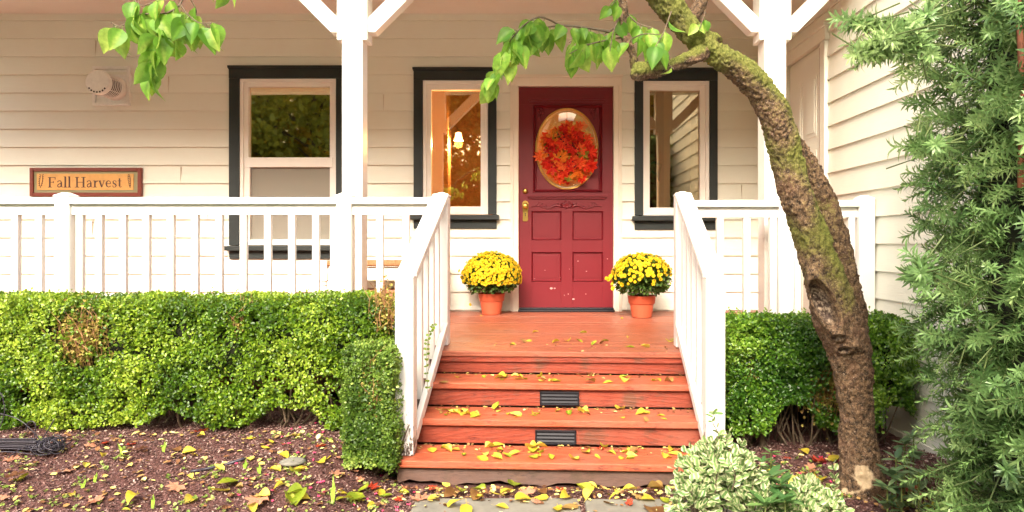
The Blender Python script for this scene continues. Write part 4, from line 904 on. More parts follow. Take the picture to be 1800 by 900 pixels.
def mum(px, basepy, rimpx, toppy, rball, seed, label, gap=False):
    Y = F*.637/(basepy-VY); s_ = F/Y; x = (px-VX)/s_; rng = np.random.default_rng(seed)
    t = thing('potted_chrysanthemum', (x, Y, DECK), label, 'potted plant', 'terracotta pots of yellow chrysanthemums by the door')
    H = .185; r0 = .083; r1 = .118
    m = MB(); m.lathe([(r0-.006, .0), (r0, .004), (r0+.018, H*.62), (r1-.012, H*.63), (r1-.008, H*.66), (r1, H*.97), (r1+.003, H), (r1-.006, H), (r1-.012, H*.9)], (x, Y, DECK+.001), 40, cap=True); m.build('pot', M_TERRA, t, angle=35)
    c = np.array([x, Y, DECK+H+.15]); Rb = rball
    n = 6500; dd = rdir(n); dd[:, 2] = np.where(dd[:, 2] < -.72, -dd[:, 2], dd[:, 2]); rad = Rb*rng.uniform(.35, .98, n)
    pos = c+dd*rad[:, None]*np.array([1, 1, .78]); rot = frames(dd+rdir(n)*.8, rdir(n)+np.array([0,0,1.]))
    V, Fc, ci = scatter(LT, LF, pos, rot, rng.uniform(.020, .036, n)); npmesh('foliage', V, Fc, M_MUML, t, {'tint': rng.random(n)[ci]})
    m = MB()
    for k in range(26):
        a = rng.uniform(0, 6.28); e = rng.uniform(.2, 1.4); q = c+np.array([math.cos(a)*math.cos(e), math.sin(a)*math.cos(e), math.sin(e)])*Rb*.8
        m.tube([(x+.02*math.cos(a), Y+.02*math.sin(a), DECK+H*.9), tuple((np.array([x, Y, DECK+H])+q)/2+[0, 0, .01]), tuple(q)], [.003, .0025, .0015], 5)
    m.build('stems', M_STEM, t)
    # flower heads on the dome
    cand = []; tries = 0
    while len(cand) < (430 if not gap else 270) and tries < 30000:
        tries += 1; v = rng.normal(size=3); v /= np.linalg.norm(v)
        if v[2] < -.28: continue
        if v[2] < .10 and rng.random() < (.86 if not gap else .93): continue
        if gap and v[2] < .5 and v[0] > -.2 and rng.random() < .72: continue
        if gap and rng.random() < .12+.3*(vnoise(v*3+5.) > .2): continue
        if any(np.dot(v, w_) > .9945 for w_ in cand): continue
        cand.append(v)
    fl = [(c+v*np.array([1, 1, .80])*Rb*rng.uniform(.98, 1.08), v) for v in cand]
    if gap: fl += [(np.array(at(1066+i_, py_, Y-.05)), np.array([-.6,-.7,.3])) for i_, py_ in ((4,491),(8,486),(10,499),(12,507),(0,489))]
    else: fl += [(np.array(at(827, 535, Y-.04)), np.array([-.4,-.7,-.2])), (np.array(at(808, 476, Y-.02)), np.array([-.8,-.5,.3]))]
    fl.sort(key=lambda f: f[0][1]-.4*f[0][2])            # nearest first
    hidden = MB() if False else None; restV = []; restF = []; off = 0; rt = []
    for i, (p, v) in enumerate(fl):
        q = Vector((0, 0, 1)).rotation_difference(Vector(v)); sz = rng.uniform(.013, .023)
        if i < 100:
            o = bpy.data.objects.new('flower', BM[i % 4]); COL.objects.link(o); o.parent = t; o.location = Vector(p)-Vector(t.location); o.scale = (sz,)*3; o.rotation_mode = 'QUATERNION'; o.rotation_quaternion = q
        else:
            me = BM[i % 4]; co = np.empty(len(me.vertices)*3); me.vertices.foreach_get('co', co); co = co.reshape(-1, 3)@np.array(q.to_matrix()).T*sz+p
            fv = np.empty(len(me.loops), int); me.loops.foreach_get('vertex_index', fv); restV.append(co); restF.append(fv.reshape(-1, 5)+off); off += len(co); rt.append(np.clip(rng.normal(.6, .2, len(co)), 0, 1))
    if restV:
        o = npmesh('flowers', np.concatenate(restV), np.concatenate(restF), M_MUMF, t, {'tint': np.concatenate(rt)}); o['kind'] = 'stuff'
    return t
mum(864, 552.5, 0, 440, .245, 1, 'full yellow chrysanthemum in a terracotta pot left of the red door')
t = mum(1128, 558, 0, 440, .24, 5, 'sparser yellow chrysanthemum with green gaps in a terracotta pot right of the door', True)
m = MB(); p = at(1147, 512, t.location.y-.13); m.box((p.x-.008, p.y, p.z-.03), (p.x+.008, p.y+.002, p.z+.035)); m.build('plant_tag', M_SASH, t)
o = bpy.data.objects.new('dropped_bloom', BM[0]); COL.objects.link(o); p = at(1093, 562, F*.637/(562-425)); o.location = (p.x, p.y, DECK+.008); o.scale = (.016,)*3; tag(o, 'single yellow bloom fallen on the deck before the right hand pot', 'flower')

# ------------------------------------------------------------------ wreath
wr = thing('maple_wreath', (EC[0], DY-.03, EC[1]), 'wreath of red and orange maple leaves hanging on the door glass', 'wreath')
m = MB(); wc = Vector((wx(998), DY-.018, wz(271)))
m.tube([(wc.x+.17*math.cos(a), wc.y, wc.z+.20*math.sin(a)) for a in np.linspace(0, 6.2832, 40)], .012, 8, False)
for k in range(14):
    a = random.uniform(0, 6.28); m.tube([(wc.x+.17*math.cos(a), wc.y, wc.z+.2*math.sin(a)), (wc.x+.2*math.cos(a+.3), wc.y-.02, wc.z+.24*math.sin(a+.3)), (wc.x+.235*math.cos(a+.4), wc.y-.03, wc.z+.27*math.sin(a+.4))], [.003, .002, .001], 5)
m.tube([(EC[0], wc.y, wc.z+.2), (EC[0], DY-.01, wz(187))], .0012, 5)
m.build('twig_ring', M_TWIG, wr)
WM = [maple_mesh('leaf', mt, random.uniform(.1, .7), 20+k) for k, mt in enumerate([M_WR]*9+[M_WO]*3+[M_WG]*1)]
for k in range(98):
    a = 2*math.pi*k/98*5+random.uniform(-.2, .2); rr = random.uniform(.28, 1.0)
    x = wc.x+.245*rr*math.cos(a); z = wc.z+.265*rr*math.sin(a)-.01
    if ((x-EC[0])/ERX)**2+((z-EC[1])/ERZ)**2 > 1.12: x = wc.x+.19*rr*math.cos(a)
    o = bpy.data.objects.new('leaf', random.choice(WM)); COL.objects.link(o); o.parent = wr
    o.location = Vector((x, DY-.030-random.uniform(0, .05), z))-Vector(wr.location); s_ = random.uniform(.11, .17); o.scale = (s_,)*3
    o.rotation_mode = 'QUATERNION'; o.rotation_quaternion = Vector((random.uniform(-.5, .5), -1, random.uniform(-.3, .6))).to_track_quat('Z', 'Y') @ Quaternion((0, 0, 1), random.uniform(0, 6.28))
xv = []; xf = []; xt = []; xm = []; o_ = 0
for k in range(70):
    a = random.uniform(0, 6.28); rr = random.uniform(.35, 1.0)**.8; me = WM[random.randrange(len(WM))]; co = np.array([v.co for v in me.vertices]); s_ = random.uniform(.09, .14)
    q = Vector((random.uniform(-.5, .5), -1, random.uniform(-.4, .5))).to_track_quat('Z', 'Y') @ Quaternion((0, 0, 1), random.uniform(0, 6.28))
    co = co @ np.array(q.to_matrix()).T*s_+np.array([wc.x+.225*rr*math.cos(a), DY-.022-random.uniform(0, .02), wc.z+.24*rr*math.sin(a)])
    m = MB(); xv.append(co); xf += [tuple(i+o_ for i in p.vertices) for p in me.polygons]; xm += [WM.index(me)]*len(me.polygons); xt += [random.random()]*len(co); o_ += len(co)
m = MB(); m.v = [tuple(v) for v in np.concatenate(xv)]; m.f = xf; m.m = [0 if i < 9 else (1 if i < 12 else 2) for i in xm]
ob = m.build('leaves', [M_WR, M_WO, M_WG], wr); at_ = ob.data.attributes.new('tint', 'FLOAT', 'POINT'); at_.data.foreach_set('value', xt); ob['kind'] = 'stuff'
for k in range(42):
    a = random.uniform(0, 6.28); rr = random.uniform(.35, .95); m = MB(); p = (wc.x+.2*rr*math.cos(a), DY-.075-random.uniform(0, .02), wc.z+.22*rr*math.sin(a))
    m.lathe([(.0005, -.007), (.005, -.005), (.007, 0), (.005, .005), (.0005, .007)], p, 8); m.build('berry', M_BERRY, wr, smooth=True)

# ------------------------------------------------------------------ hedges
def hedge(name, x0, x1, y0, y1, ztop, zbot, label, cat, nleaf, mat, seed, lsize=(.014, .026), patches=(), rag=.10, twigs=60, hollows=(), lumpk=.7, rr=.07):
    rng = np.random.default_rng(seed); cx, cy = (x0+x1)/2, (y0+y1)/2; zb = zbot
    t = thing(name, (cx, cy, float(hgt(np.array(cx), np.array(cy)))), label, cat)
    # points spread over the faces of the box, with faces' own outward normals
    areas = {'front': (x1-x0)*(ztop-zb)*1.5, 'top': (x1-x0)*(y1-y0)*1.2, 'left': (y1-y0)*(ztop-zb), 'right': (y1-y0)*(ztop-zb), 'back': (x1-x0)*.12, 'under': (x1-x0)*(y1-y0)*.25}
    tot = sum(areas.values()); P = []; Nn = []
    for f, ar in areas.items():
        n = int(nleaf*ar/tot); u = rng.random(n); v = rng.random(n); z = np.zeros(n)
        if f == 'front': p = np.stack([x0+(x1-x0)*u, z+y0, zb+(ztop-zb)*v], -1); nn = (0,-1,.15)
        elif f == 'top': p = np.stack([x0+(x1-x0)*u, y0+(y1-y0)*v, z+ztop], -1); nn = (0,0,1)
        elif f == 'left': p = np.stack([z+x0, y0+(y1-y0)*u, zb+(ztop-zb)*v], -1); nn = (-1,0,.15)
        elif f == 'right': p = np.stack([z+x1, y0+(y1-y0)*u, zb+(ztop-zb)*v], -1); nn = (1,0,.15)
        elif f == 'under': p = np.stack([x0+(x1-x0)*u, y0+(y1-y0)*v*.5, z+zb], -1); nn = (0,-.3,-1)
        else: p = np.stack([x0+(x1-x0)*u, z+y1, ztop-.12*v], -1); nn = (0,1,0)
        P.append(p); Nn.append(np.tile(nn, (n, 1)).astype(float))
    P = np.concatenate(P); Nn = np.concatenate(Nn)
    # soften box edges and add lumps
    c = np.clip(P, [x0+rr, y0+rr, zb+rr], [x1-rr, y1-rr, ztop-rr]); dv = P-c; ln = np.linalg.norm(dv, axis=1)[:, None]+1e-9; P = c+dv/ln*np.minimum(ln, rr); Nn = Nn*.5+dv/ln*.5
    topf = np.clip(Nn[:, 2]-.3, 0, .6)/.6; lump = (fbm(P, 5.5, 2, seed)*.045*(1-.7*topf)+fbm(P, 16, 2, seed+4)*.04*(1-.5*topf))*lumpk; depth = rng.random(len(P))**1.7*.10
    P = P+Nn/np.linalg.norm(Nn, axis=1)[:, None]*(lump-depth+.01)[:, None]
    # ragged lower edge and dead patches
    low = zb+rag*(.5+.9*fbm(np.stack([P[:, 0], P[:, 0]*0, P[:, 1]*.5], -1), 3.2, 3, seed+9))+sum(h_*np.exp(-((P[:, 0]-x_)/w_)**4) for x_, h_, w_ in hollows); keep = P[:, 2] > low
    keep &= rng.random(len(P)) < np.clip(1.15+1.9*fbm(P, 12, 2, seed+2), .10, 1)
    for (px, pz, rx_, rz_, dens) in patches:
        q = ((P[:, 0]-px)/rx_)**2+((P[:, 2]-pz)/rz_)**2+.5*fbm(P, 14, 2, 5); keep &= ~((q < 1) & (rng.random(len(P)) > dens))
    P, Nn, depth = P[keep], Nn[keep], depth[keep]; n = len(P); dk_ = np.clip((ztop-P[:, 2])/(ztop-zb), 0, 1)
    nrm = Nn/np.linalg.norm(Nn, axis=1)[:, None]*.9+rdir(n)*.75+np.array([0,-.1,.35]); dr = rdir(n)*1.0+np.array([0,0,.55]); rot = frames(dr, nrm)
    sz = rng.uniform(*lsize, n); V, Fc, ci = scatter(LT, LF, P, rot, sz)
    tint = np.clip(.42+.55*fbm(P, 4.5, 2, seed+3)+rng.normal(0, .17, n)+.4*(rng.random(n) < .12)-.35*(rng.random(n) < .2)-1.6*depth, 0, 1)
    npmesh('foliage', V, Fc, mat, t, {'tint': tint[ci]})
    # stray shoots above the clipped top
    k_ = int(40*(x1-x0)); q0 = np.stack([rng.uniform(x0+.03, x1-.03, k_), rng.uniform(y0+.02, y1-.05, k_), np.full(k_, ztop-.005)], -1); hh_ = rng.uniform(.015, .045, k_)
    q = np.concatenate([q0+np.stack([rng.normal(0, .006, k_), rng.normal(0, .006, k_), hh_*f], -1) for f in (.2, .5, .8, 1.0)]); nn_ = len(q)
    V, Fc, ci = scatter(LT, LF, q, frames(rdir(nn_)*.6+[0, 0, .7], rdir(nn_)), rng.uniform(.010, .018, nn_)); npmesh('new_shoots', V, Fc, mat, t, {'tint': rng.uniform(.6, 1, nn_)[ci]})['kind'] = 'stuff'
    # solid dark core: twig mass with its inner shade in the colour
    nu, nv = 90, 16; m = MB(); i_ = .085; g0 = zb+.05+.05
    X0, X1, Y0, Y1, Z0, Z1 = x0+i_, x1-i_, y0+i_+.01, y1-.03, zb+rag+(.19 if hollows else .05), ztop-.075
    m.box((X0, Y0, Z0), (X1, Y1, Z1)); m.build('shaded_core', M_HCORE, t)
    m = MB()
    for k in range(twigs):      # stems from the ground into the bush
        x = rng.uniform(x0+.08, x1-.08); y = rng.uniform(y0+.12, y1-.05); gz = float(hgt(np.array(x), np.array(y)))
        p0 = Vector((x, y, gz-.01)); p1 = p0+Vector((rng.uniform(-.06, .06), rng.uniform(-.06, .04), (zb+rag-gz)*.6)); p2 = p1+Vector((rng.uniform(-.1, .1), rng.uniform(-.09, .05), .22)); m.tube([p0, p1, p2], [.007, .005, .003], 5)
    m.build('stems', M_BARK2, t)
    for (px, pz, rx_, rz_, dens) in patches:
        k_ = int(1300*rx_*rz_/.02); q = np.stack([rng.normal(px, rx_*.55, k_), rng.uniform(y0+.0, y0+.07, k_), rng.normal(pz, rz_*.5, k_)], -1)
        V, Fc, ci = scatter(LT, LF, q, frames(rdir(k_), rdir(k_)+[0, -.6, 0]), rng.uniform(.012, .022, k_)); npmesh('dead_leaves', V, Fc, M_DEADL, t, {'tint': rng.random(k_)[ci]})
        m = MB()
        for k in range(int(60*rx_/.12)):
            x = px+rng.normal(0, rx_*.55); z = pz+rng.uniform(-rz_, rz_*.4); L = rng.uniform(.08, .2); y = y0+rng.uniform(-.005, .07)
            m.tube([(x, y+.03, z-.03), (x+rng.uniform(-.02, .02), y, z+L*.5), (x+rng.uniform(-.07, .07), y-rng.uniform(0, .02), z+L)], [.0022, .0018, .0008], 4)
        m.build('dead_twigs', M_TWIG, t)
    return t
HZ = EZ-.30; yF = 3.52
def hp(px, py, Y=yF): p = at(px, py, Y); return p.x, p.z
a = hp(135, 595); b = hp(672, 545); c = hp(470, 590)
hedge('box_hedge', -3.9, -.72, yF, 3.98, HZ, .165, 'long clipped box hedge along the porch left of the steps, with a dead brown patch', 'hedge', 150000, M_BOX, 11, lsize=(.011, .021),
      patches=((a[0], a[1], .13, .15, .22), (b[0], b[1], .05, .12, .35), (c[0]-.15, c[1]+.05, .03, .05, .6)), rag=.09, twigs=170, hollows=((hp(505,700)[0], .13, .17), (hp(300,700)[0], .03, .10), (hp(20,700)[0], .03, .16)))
x0_, x1_ = (598-VX)/F*3.2, (695-VX)/F*3.2
d1 = hp(655, 690, 3.2)
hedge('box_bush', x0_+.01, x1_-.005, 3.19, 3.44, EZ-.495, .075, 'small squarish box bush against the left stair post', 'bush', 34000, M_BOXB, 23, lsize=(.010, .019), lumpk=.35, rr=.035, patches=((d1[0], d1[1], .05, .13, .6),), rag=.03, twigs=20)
a = hp(1455, 690, 3.6); b = hp(1400, 740, 3.6); c = hp(1320, 655, 3.6)
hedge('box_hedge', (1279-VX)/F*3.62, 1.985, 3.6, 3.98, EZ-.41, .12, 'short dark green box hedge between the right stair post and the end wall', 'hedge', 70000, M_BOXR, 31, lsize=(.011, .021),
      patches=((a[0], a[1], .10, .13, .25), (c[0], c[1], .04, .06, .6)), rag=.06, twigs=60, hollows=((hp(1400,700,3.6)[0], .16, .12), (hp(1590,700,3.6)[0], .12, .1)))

# ------------------------------------------------------------------ leaning tree
tree = thing('leaning_tree', tuple(at(1510, 868, 3.14)), 'leaning mossy tree with a hollow knot in its trunk', 'tree')
def spline(P, n):
    P = np.array(P, float); k = len(P); out = []
    for t in np.linspace(0, k-1-1e-6, n):
        i = int(t); f = t-i; p0, p1, p2, p3 = P[max(i-1, 0)], P[i], P[i+1], P[min(i+2, k-1)]
        out.append(.5*((2*p1)+(-p0+p2)*f+(2*p0-5*p1+4*p2-p3)*f*f+(-p0+3*p1-3*p2+p3)*f**3))
    return np.array(out)
def limb(ctrl, n, m_, seed, lump=.012, mossf=None, deform=None, parent=tree, name='trunk'):
    """ctrl rows: px, py, Y, radius px"""
    C = np.array([[*at(a[0], a[1], a[2]), a[3]/F*a[2]] for a in ctrl]); C = spline(C, n); P, Rr = C[:, :3], C[:, 3]*.94
    Tn = np.gradient(P, axis=0); Tn /= np.linalg.norm(Tn, axis=1)[:, None]
    ref = np.array([0, -1., 0]); Xs = ref-Tn*(Tn@ref)[:, None]; Xs /= np.linalg.norm(Xs, axis=1)[:, None]; Ys = np.cross(Tn, Xs)
    th_ = np.linspace(0, 2*np.pi, m_, endpoint=False)
    D = Xs[:, None]*np.cos(th_)[None, :, None]+Ys[:, None]*np.sin(th_)[None, :, None]
    V = P[:, None]+D*Rr[:, None, None]; V = V.reshape(-1, 3); Dn = D.reshape(-1, 3)
    disp = fbm(V, 9, 3, seed)*lump+fbm(V*np.array([1, 1, .5]), 38, 3, seed+5)*.0055+fbm(V, 110, 2, seed+8)*.0055
    A_t = {'moss': np.zeros(len(V)), 'pale': np.zeros(len(V)), 'hollow': np.zeros(len(V))}
    V = V+Dn*disp[:, None]
    if deform: V = deform(V, Dn, A_t)
    up = Dn[:, 2]; hz = V[:, 2]
    A_t['moss'] = np.clip((mossf(V, Dn) if mossf else .4+.4*up), 0, 1)
    I = np.arange(n*m_).reshape(n, m_); Fc = np.stack([I[:-1], np.roll(I, -1, 1)[:-1], np.roll(I, -1, 1)[1:], I[1:]], -1).reshape(-1, 4)
    o = npmesh(name, V, Fc, M_BARK, parent, A_t, smooth=True); return o, P
def tdef(V, Dn, A_):
    # hollow knot: recess with a raised lip, on the face towards the camera
    px = V[:, 0]/V[:, 1]*F+VX; py = VY-(V[:, 2]-EZ)/V[:, 1]*F; front = np.clip(-Dn[:, 1]*2+.3, 0, 1)
    def ell(cx, cy, a, b, ang):
        ca, sa = math.cos(ang), math.sin(ang); u = ((px-cx)*ca+(py-cy)*sa)/a; v = (-(px-cx)*sa+(py-cy)*ca)/b; return np.sqrt(u*u+v*v)
    V = V.copy()
    for cx, cy, a_, b_, ang, dep, lip, hl in ((1448, 533, 14, 42, -.42, .060, .028, 1), (1470, 590, 9, 6, 0, .025, .008, 1), (1482, 614, 10, 5.5, 0, .025, .008, 1), (1505, 610, 16, 10, .3, -.02, .0, 0), (1485, 600, 36, 20, -.3, -.014, 0, 0)):
        e = ell(cx, cy, a_, b_, ang); rec = np.clip(1.15-e, 0, 1)**.6; lp = np.exp(-((e-1.3)/.28)**2)
        V[:, 1] += front*(rec*dep-lp*lip); V += Dn*(front*lp*lip*.6)[:, None]
        if hl: A_['hollow'] = np.maximum(A_['hollow'], front*np.clip((1.05-e)*4, 0, 1))
    e = ell(1516, 838, 33, 34, 0); e2 = ell(1508, 862, 38, 14, 0); A_['pale'] = front*np.clip((np.maximum(1.05-e, .9-e2)+.45*fbm(V, 26, 3, 4))*1.2, 0, 1)
    gz = np.clip((py-790)/70, 0, 1); V += Dn*(gz*.018*(1+fbm(V, 10, 2)))[:, None]
    return V
def tmoss(V, Dn): return .04+.42*np.clip((V[:, 2]-(EZ-.45))/.4, 0, 1)+.22*np.clip((V[:, 2]-(EZ+.45))/.3, 0, 1)+.45*np.clip(Dn[:, 2], -.3, 1)*np.clip((V[:, 2]-EZ+.3)/.5, 0, 1)+.25*fbm(V, 6, 2, 3)
TC = [(1512,905,3.14,44),(1511,860,3.14,37),(1509,800,3.14,33),(1507,740,3.14,31),(1502,680,3.13,33),(1491,620,3.12,38),(1472,560,3.10,42),(1455,500,3.08,36),(1430,430,3.05,32),(1405,360,3.02,30),(1387,300,3.0,29),(1374,248,2.98,29),(1362,202,2.95,29),(1338,160,2.92,27),(1300,124,2.89,24),(1262,96,2.86,22),(1222,64,2.83,23),(1185,22,2.8,25),(1150,-25,2.77,27),(1118,-80,2.74,26),(1080,-150,2.7,25)]
limb(TC, 520, 120, 3, .009, tmoss, tdef)
limb([(1499,640,3.18,30),(1497,560,3.17,27),(1486,490,3.15,25),(1468,420,3.13,24),(1446,350,3.10,22),(1427,300,3.07,17),(1411,262,3.05,11),(1400,235,3.02,5)], 160, 60, 9, .008, lambda V, D: .30+.2*fbm(V, 6, 2), name='side_stem')
limb([(1250,70,2.86,22),(1225,97,2.82,16),(1190,112,2.80,12.5),(1150,122,2.76,14),(1126,126,2.74,16),(1113,125,2.73,15.5),(1109,124,2.73,3)], 90, 40, 12, .006, lambda V, D: .55+.5*D[:, 2]+.4*fbm(V, 14, 2), name='branch')
limb([(1119,124,2.77,10),(1112,95,2.76,8),(1100,70,2.75,8),(1094,40,2.74,7),(1096,15,2.73,6),(1090,-20,2.72,6),(1075,-60,2.7,5)], 60, 24, 14, .003, lambda V, D: .35+.2*fbm(V, 14, 2), name='branch')
limb([(1170,-60,2.78,30),(1080,-100,2.7,22),(900,-150,2.6,18),(700,-160,2.5,14),(500,-110,2.45,10),(380,-60,2.42,7),(325,-15,2.4,4)], 90, 24, 15, .004, lambda V, D: .5+.4*D[:, 2], name='branch')
limb([(1222,-60,2.8,16),(1235,-10,2.84,14),(1215,40,2.84,12),(1210,60,2.84,8)], 40, 24, 16, .004, lambda V, D: .1+0*V[:, 0], name='branch')
# twigs and leaves
twigs = MB(); LP = []; LD = []
rng = np.random.default_rng(5)
def twig(pts, r0, leaves, sz=(.055, .098), back=.25):
    leaves = int(leaves*1.35+.5)
    P = spline([tuple(at(*p)) for p in pts], 16); twigs.tube([tuple(p) for p in P], list(np.linspace(r0, .0015, 16)), 6)
    for k in range(leaves):
        t = back+(1-back)*(k+rng.random()*.6)/leaves; i = min(15, int(t*15)); p = P[i]
        LP.append((p, rng.uniform(*sz)))
W = 2.76
twig([(1096,62,W),(1040,50,W-.02),(985,45,W-.05),(945,52,W-.08),(915,62,W-.1)], .006, 19)
twig([(985,45,W-.05),(950,30,W-.1),(920,45,W-.12),(895,75,W-.15),(880,105,W-.17)], .004, 14)
twig([(915,62,W-.1),(900,85,W-.12),(872,125,W-.14),(864,150,W-.14)], .003, 13)
twig([(1098,65,W),(1060,72,W-.03),(1030,80,W-.05),(1000,95,W-.06)], .004, 10)
twig([(1096,40,W),(1060,60,W+.05),(1030,62,W+.08),(1000,75,W+.1)], .004, 8)
twig([(1094,15,W),(1120,40,W),(1150,50,W-.02)], .004, 6)
twig([(1096,20,W),(1080,50,W-.06),(1072,90,W-.08)], .003, 4)
twig([(1100,75,W),(1130,60,W-.06),(1165,62,W-.08)], .003, 3, (.07,.09), back=.2)
twig([(1180,20,2.70),(1165,60,2.68),(1150,85,2.66)], .003, 6, (.07,.10)); twig([(1175,112,W),(1185,122,W-.04)], .002, 1, (.05,.06))
twig([(1240,20,2.80),(1230,50,2.76)], .002, 2, (.05,.07)); twig([(1090,-10,W-.05),(1075,10,W-.1)], .003, 3)
Wl = 2.38
twigs.build('twigs', M_BARK2, tree); twigs = MB()
twig([(325,-15,Wl),(315,10,Wl),(285,25,Wl),(250,25,Wl),(215,45,Wl-.02),(195,40,Wl)], .004, 11, (.075,.10), .25)
twig([(315,5,Wl),(330,25,Wl),(350,40,Wl),(375,40,Wl)], .003, 8, (.075,.10))
twig([(285,25,Wl),(280,50,Wl),(275,90,Wl),(265,130,Wl)], .003, 14, (.075,.10))
twig([(325,-10,Wl),(290,-5,Wl),(250,10,Wl),(235,-10,Wl)], .003, 6, (.07,.09))
twig([(325,-15,Wl),(345,20,Wl+.03),(330,50,Wl+.04),(310,70,Wl+.04)], .003, 7, (.07,.09))
twig([(380,-60,2.42),(400,-30,Wl),(392,-8,Wl)], .003, 3, (.06,.08))
twigs.build('twigs', M_BARK2, tree); twigs = MB()
for k in range(26):     # growth above the frame
    x = rng.uniform(450, 1100); twig([(x, -140, 2.5), (x-30, -110, 2.4), (x-60, -100, 2.35)], .003, 5)
twigs.build('twigs', M_BARK2, tree)
nt_ = 7; ns = 5; tv = []
for i in range(nt_):
    t = i/(nt_-1); wd = [.02,.26,.34,.33,.26,.13,.003][i]
    for j in range(ns):
        s_ = (j/(ns-1)-.5)*2; tv.append((s_*wd, t, -.35*(t-.1)**2+abs(s_*wd)**1.3*.55))
tv = np.array(tv); tf = np.array([(i*ns+j, i*ns+j+1, (i+1)*ns+j+1, (i+1)*ns+j) for i in range(nt_-1) for j in range(ns-1)])
n = len(LP); pos = np.array([p for p, s_ in LP]); sz = np.array([s_ for p, s_ in LP]); dr = rng.normal(size=(n, 3))*np.array([.45, .35, .25])+np.array([-.1, -.05, -1.]); dr /= np.linalg.norm(dr, axis=1)[:, None]
nm = rng.normal(size=(n, 3))*.7+np.array([0, -1., .3]); rot = frames(dr, nm); start = pos+dr*.012+rng.normal(0, .006, (n, 3))
V, Fc, ci = scatter(tv, tf, start, rot, sz); tt = np.clip(rng.normal(.5, .25, n), 0, 1)
npmesh('leaves', V, Fc, M_TLEAF, tree, {'tint': np.clip(tt[ci]-.25+.9*np.exp(-(np.tile(tv[:, 0], n)/.03)**2)*.5+.5*np.tile(tv[:, 1], n)*rng.random(n)[ci], 0, 1)}, smooth=True)
m = MB()
for p, q in zip(pos, start): m.tube([tuple(p), tuple((p+q)/2+[0, 0, .003]), tuple(q)], .0012, 4)
m.build('leaf_stalks', M_STEM, tree)

# ------------------------------------------------------------------ yew
YC = np.array([1.70, 2.20]); yew = thing('yew_shrub', (YC[0], YC[1], .03), 'tall yew shrub with long curved needles standing before the end wall', 'shrub')
def shoot_tpl(seed, L=.13, nn=40, nl=.042):
    r = np.random.default_rng(seed); P = []; Dd = []; S_ = []
    for i in range(nn):
        t = .12+.88*(i+r.random()*.5)/nn; a = i*2.4+r.uniform(-.3, .3); el = R(40+28*(1-t)+r.uniform(-8, 8))
        P.append((0, 0, t*L)); Dd.append((math.cos(a)*math.sin(el), math.sin(a)*math.sin(el), math.cos(el))); S_.append(nl*(1.15-.45*t)*r.uniform(.8, 1.15))
    P = np.array(P); Dd = np.array(Dd); up = np.tile([0, 0, 1.], (nn, 1)); rot = frames(Dd, up)
    tv = np.array([[-.05,0,0],[.05,0,0],[.10,.4,-.0],[-.10,.4,-.0],[.085,.75,-.15],[-.085,.75,-.15],[.008,1.0,-.34],[-.008,1.0,-.34]]); tf = np.array([[0,1,2,3],[3,2,4,5],[5,4,6,7]])
    V, Fc, ci = scatter(tv, tf, P, rot, np.array(S_)); return V, Fc
TPL = [shoot_tpl(s_, .10+.012*(s_ % 5), 30+4*(s_ % 5), .036+.003*(s_ % 4)) for s_ in range(10)]
def yrad(th, z):
    q = np.stack([np.cos(th)*1.2, np.sin(th)*1.2, z*1.1], -1); return .395+.04*vnoise(q, 1.6, 3)+.075*vnoise(q, 4.0, 5)-.035*np.clip((1.0-z)/.6, 0, 1)
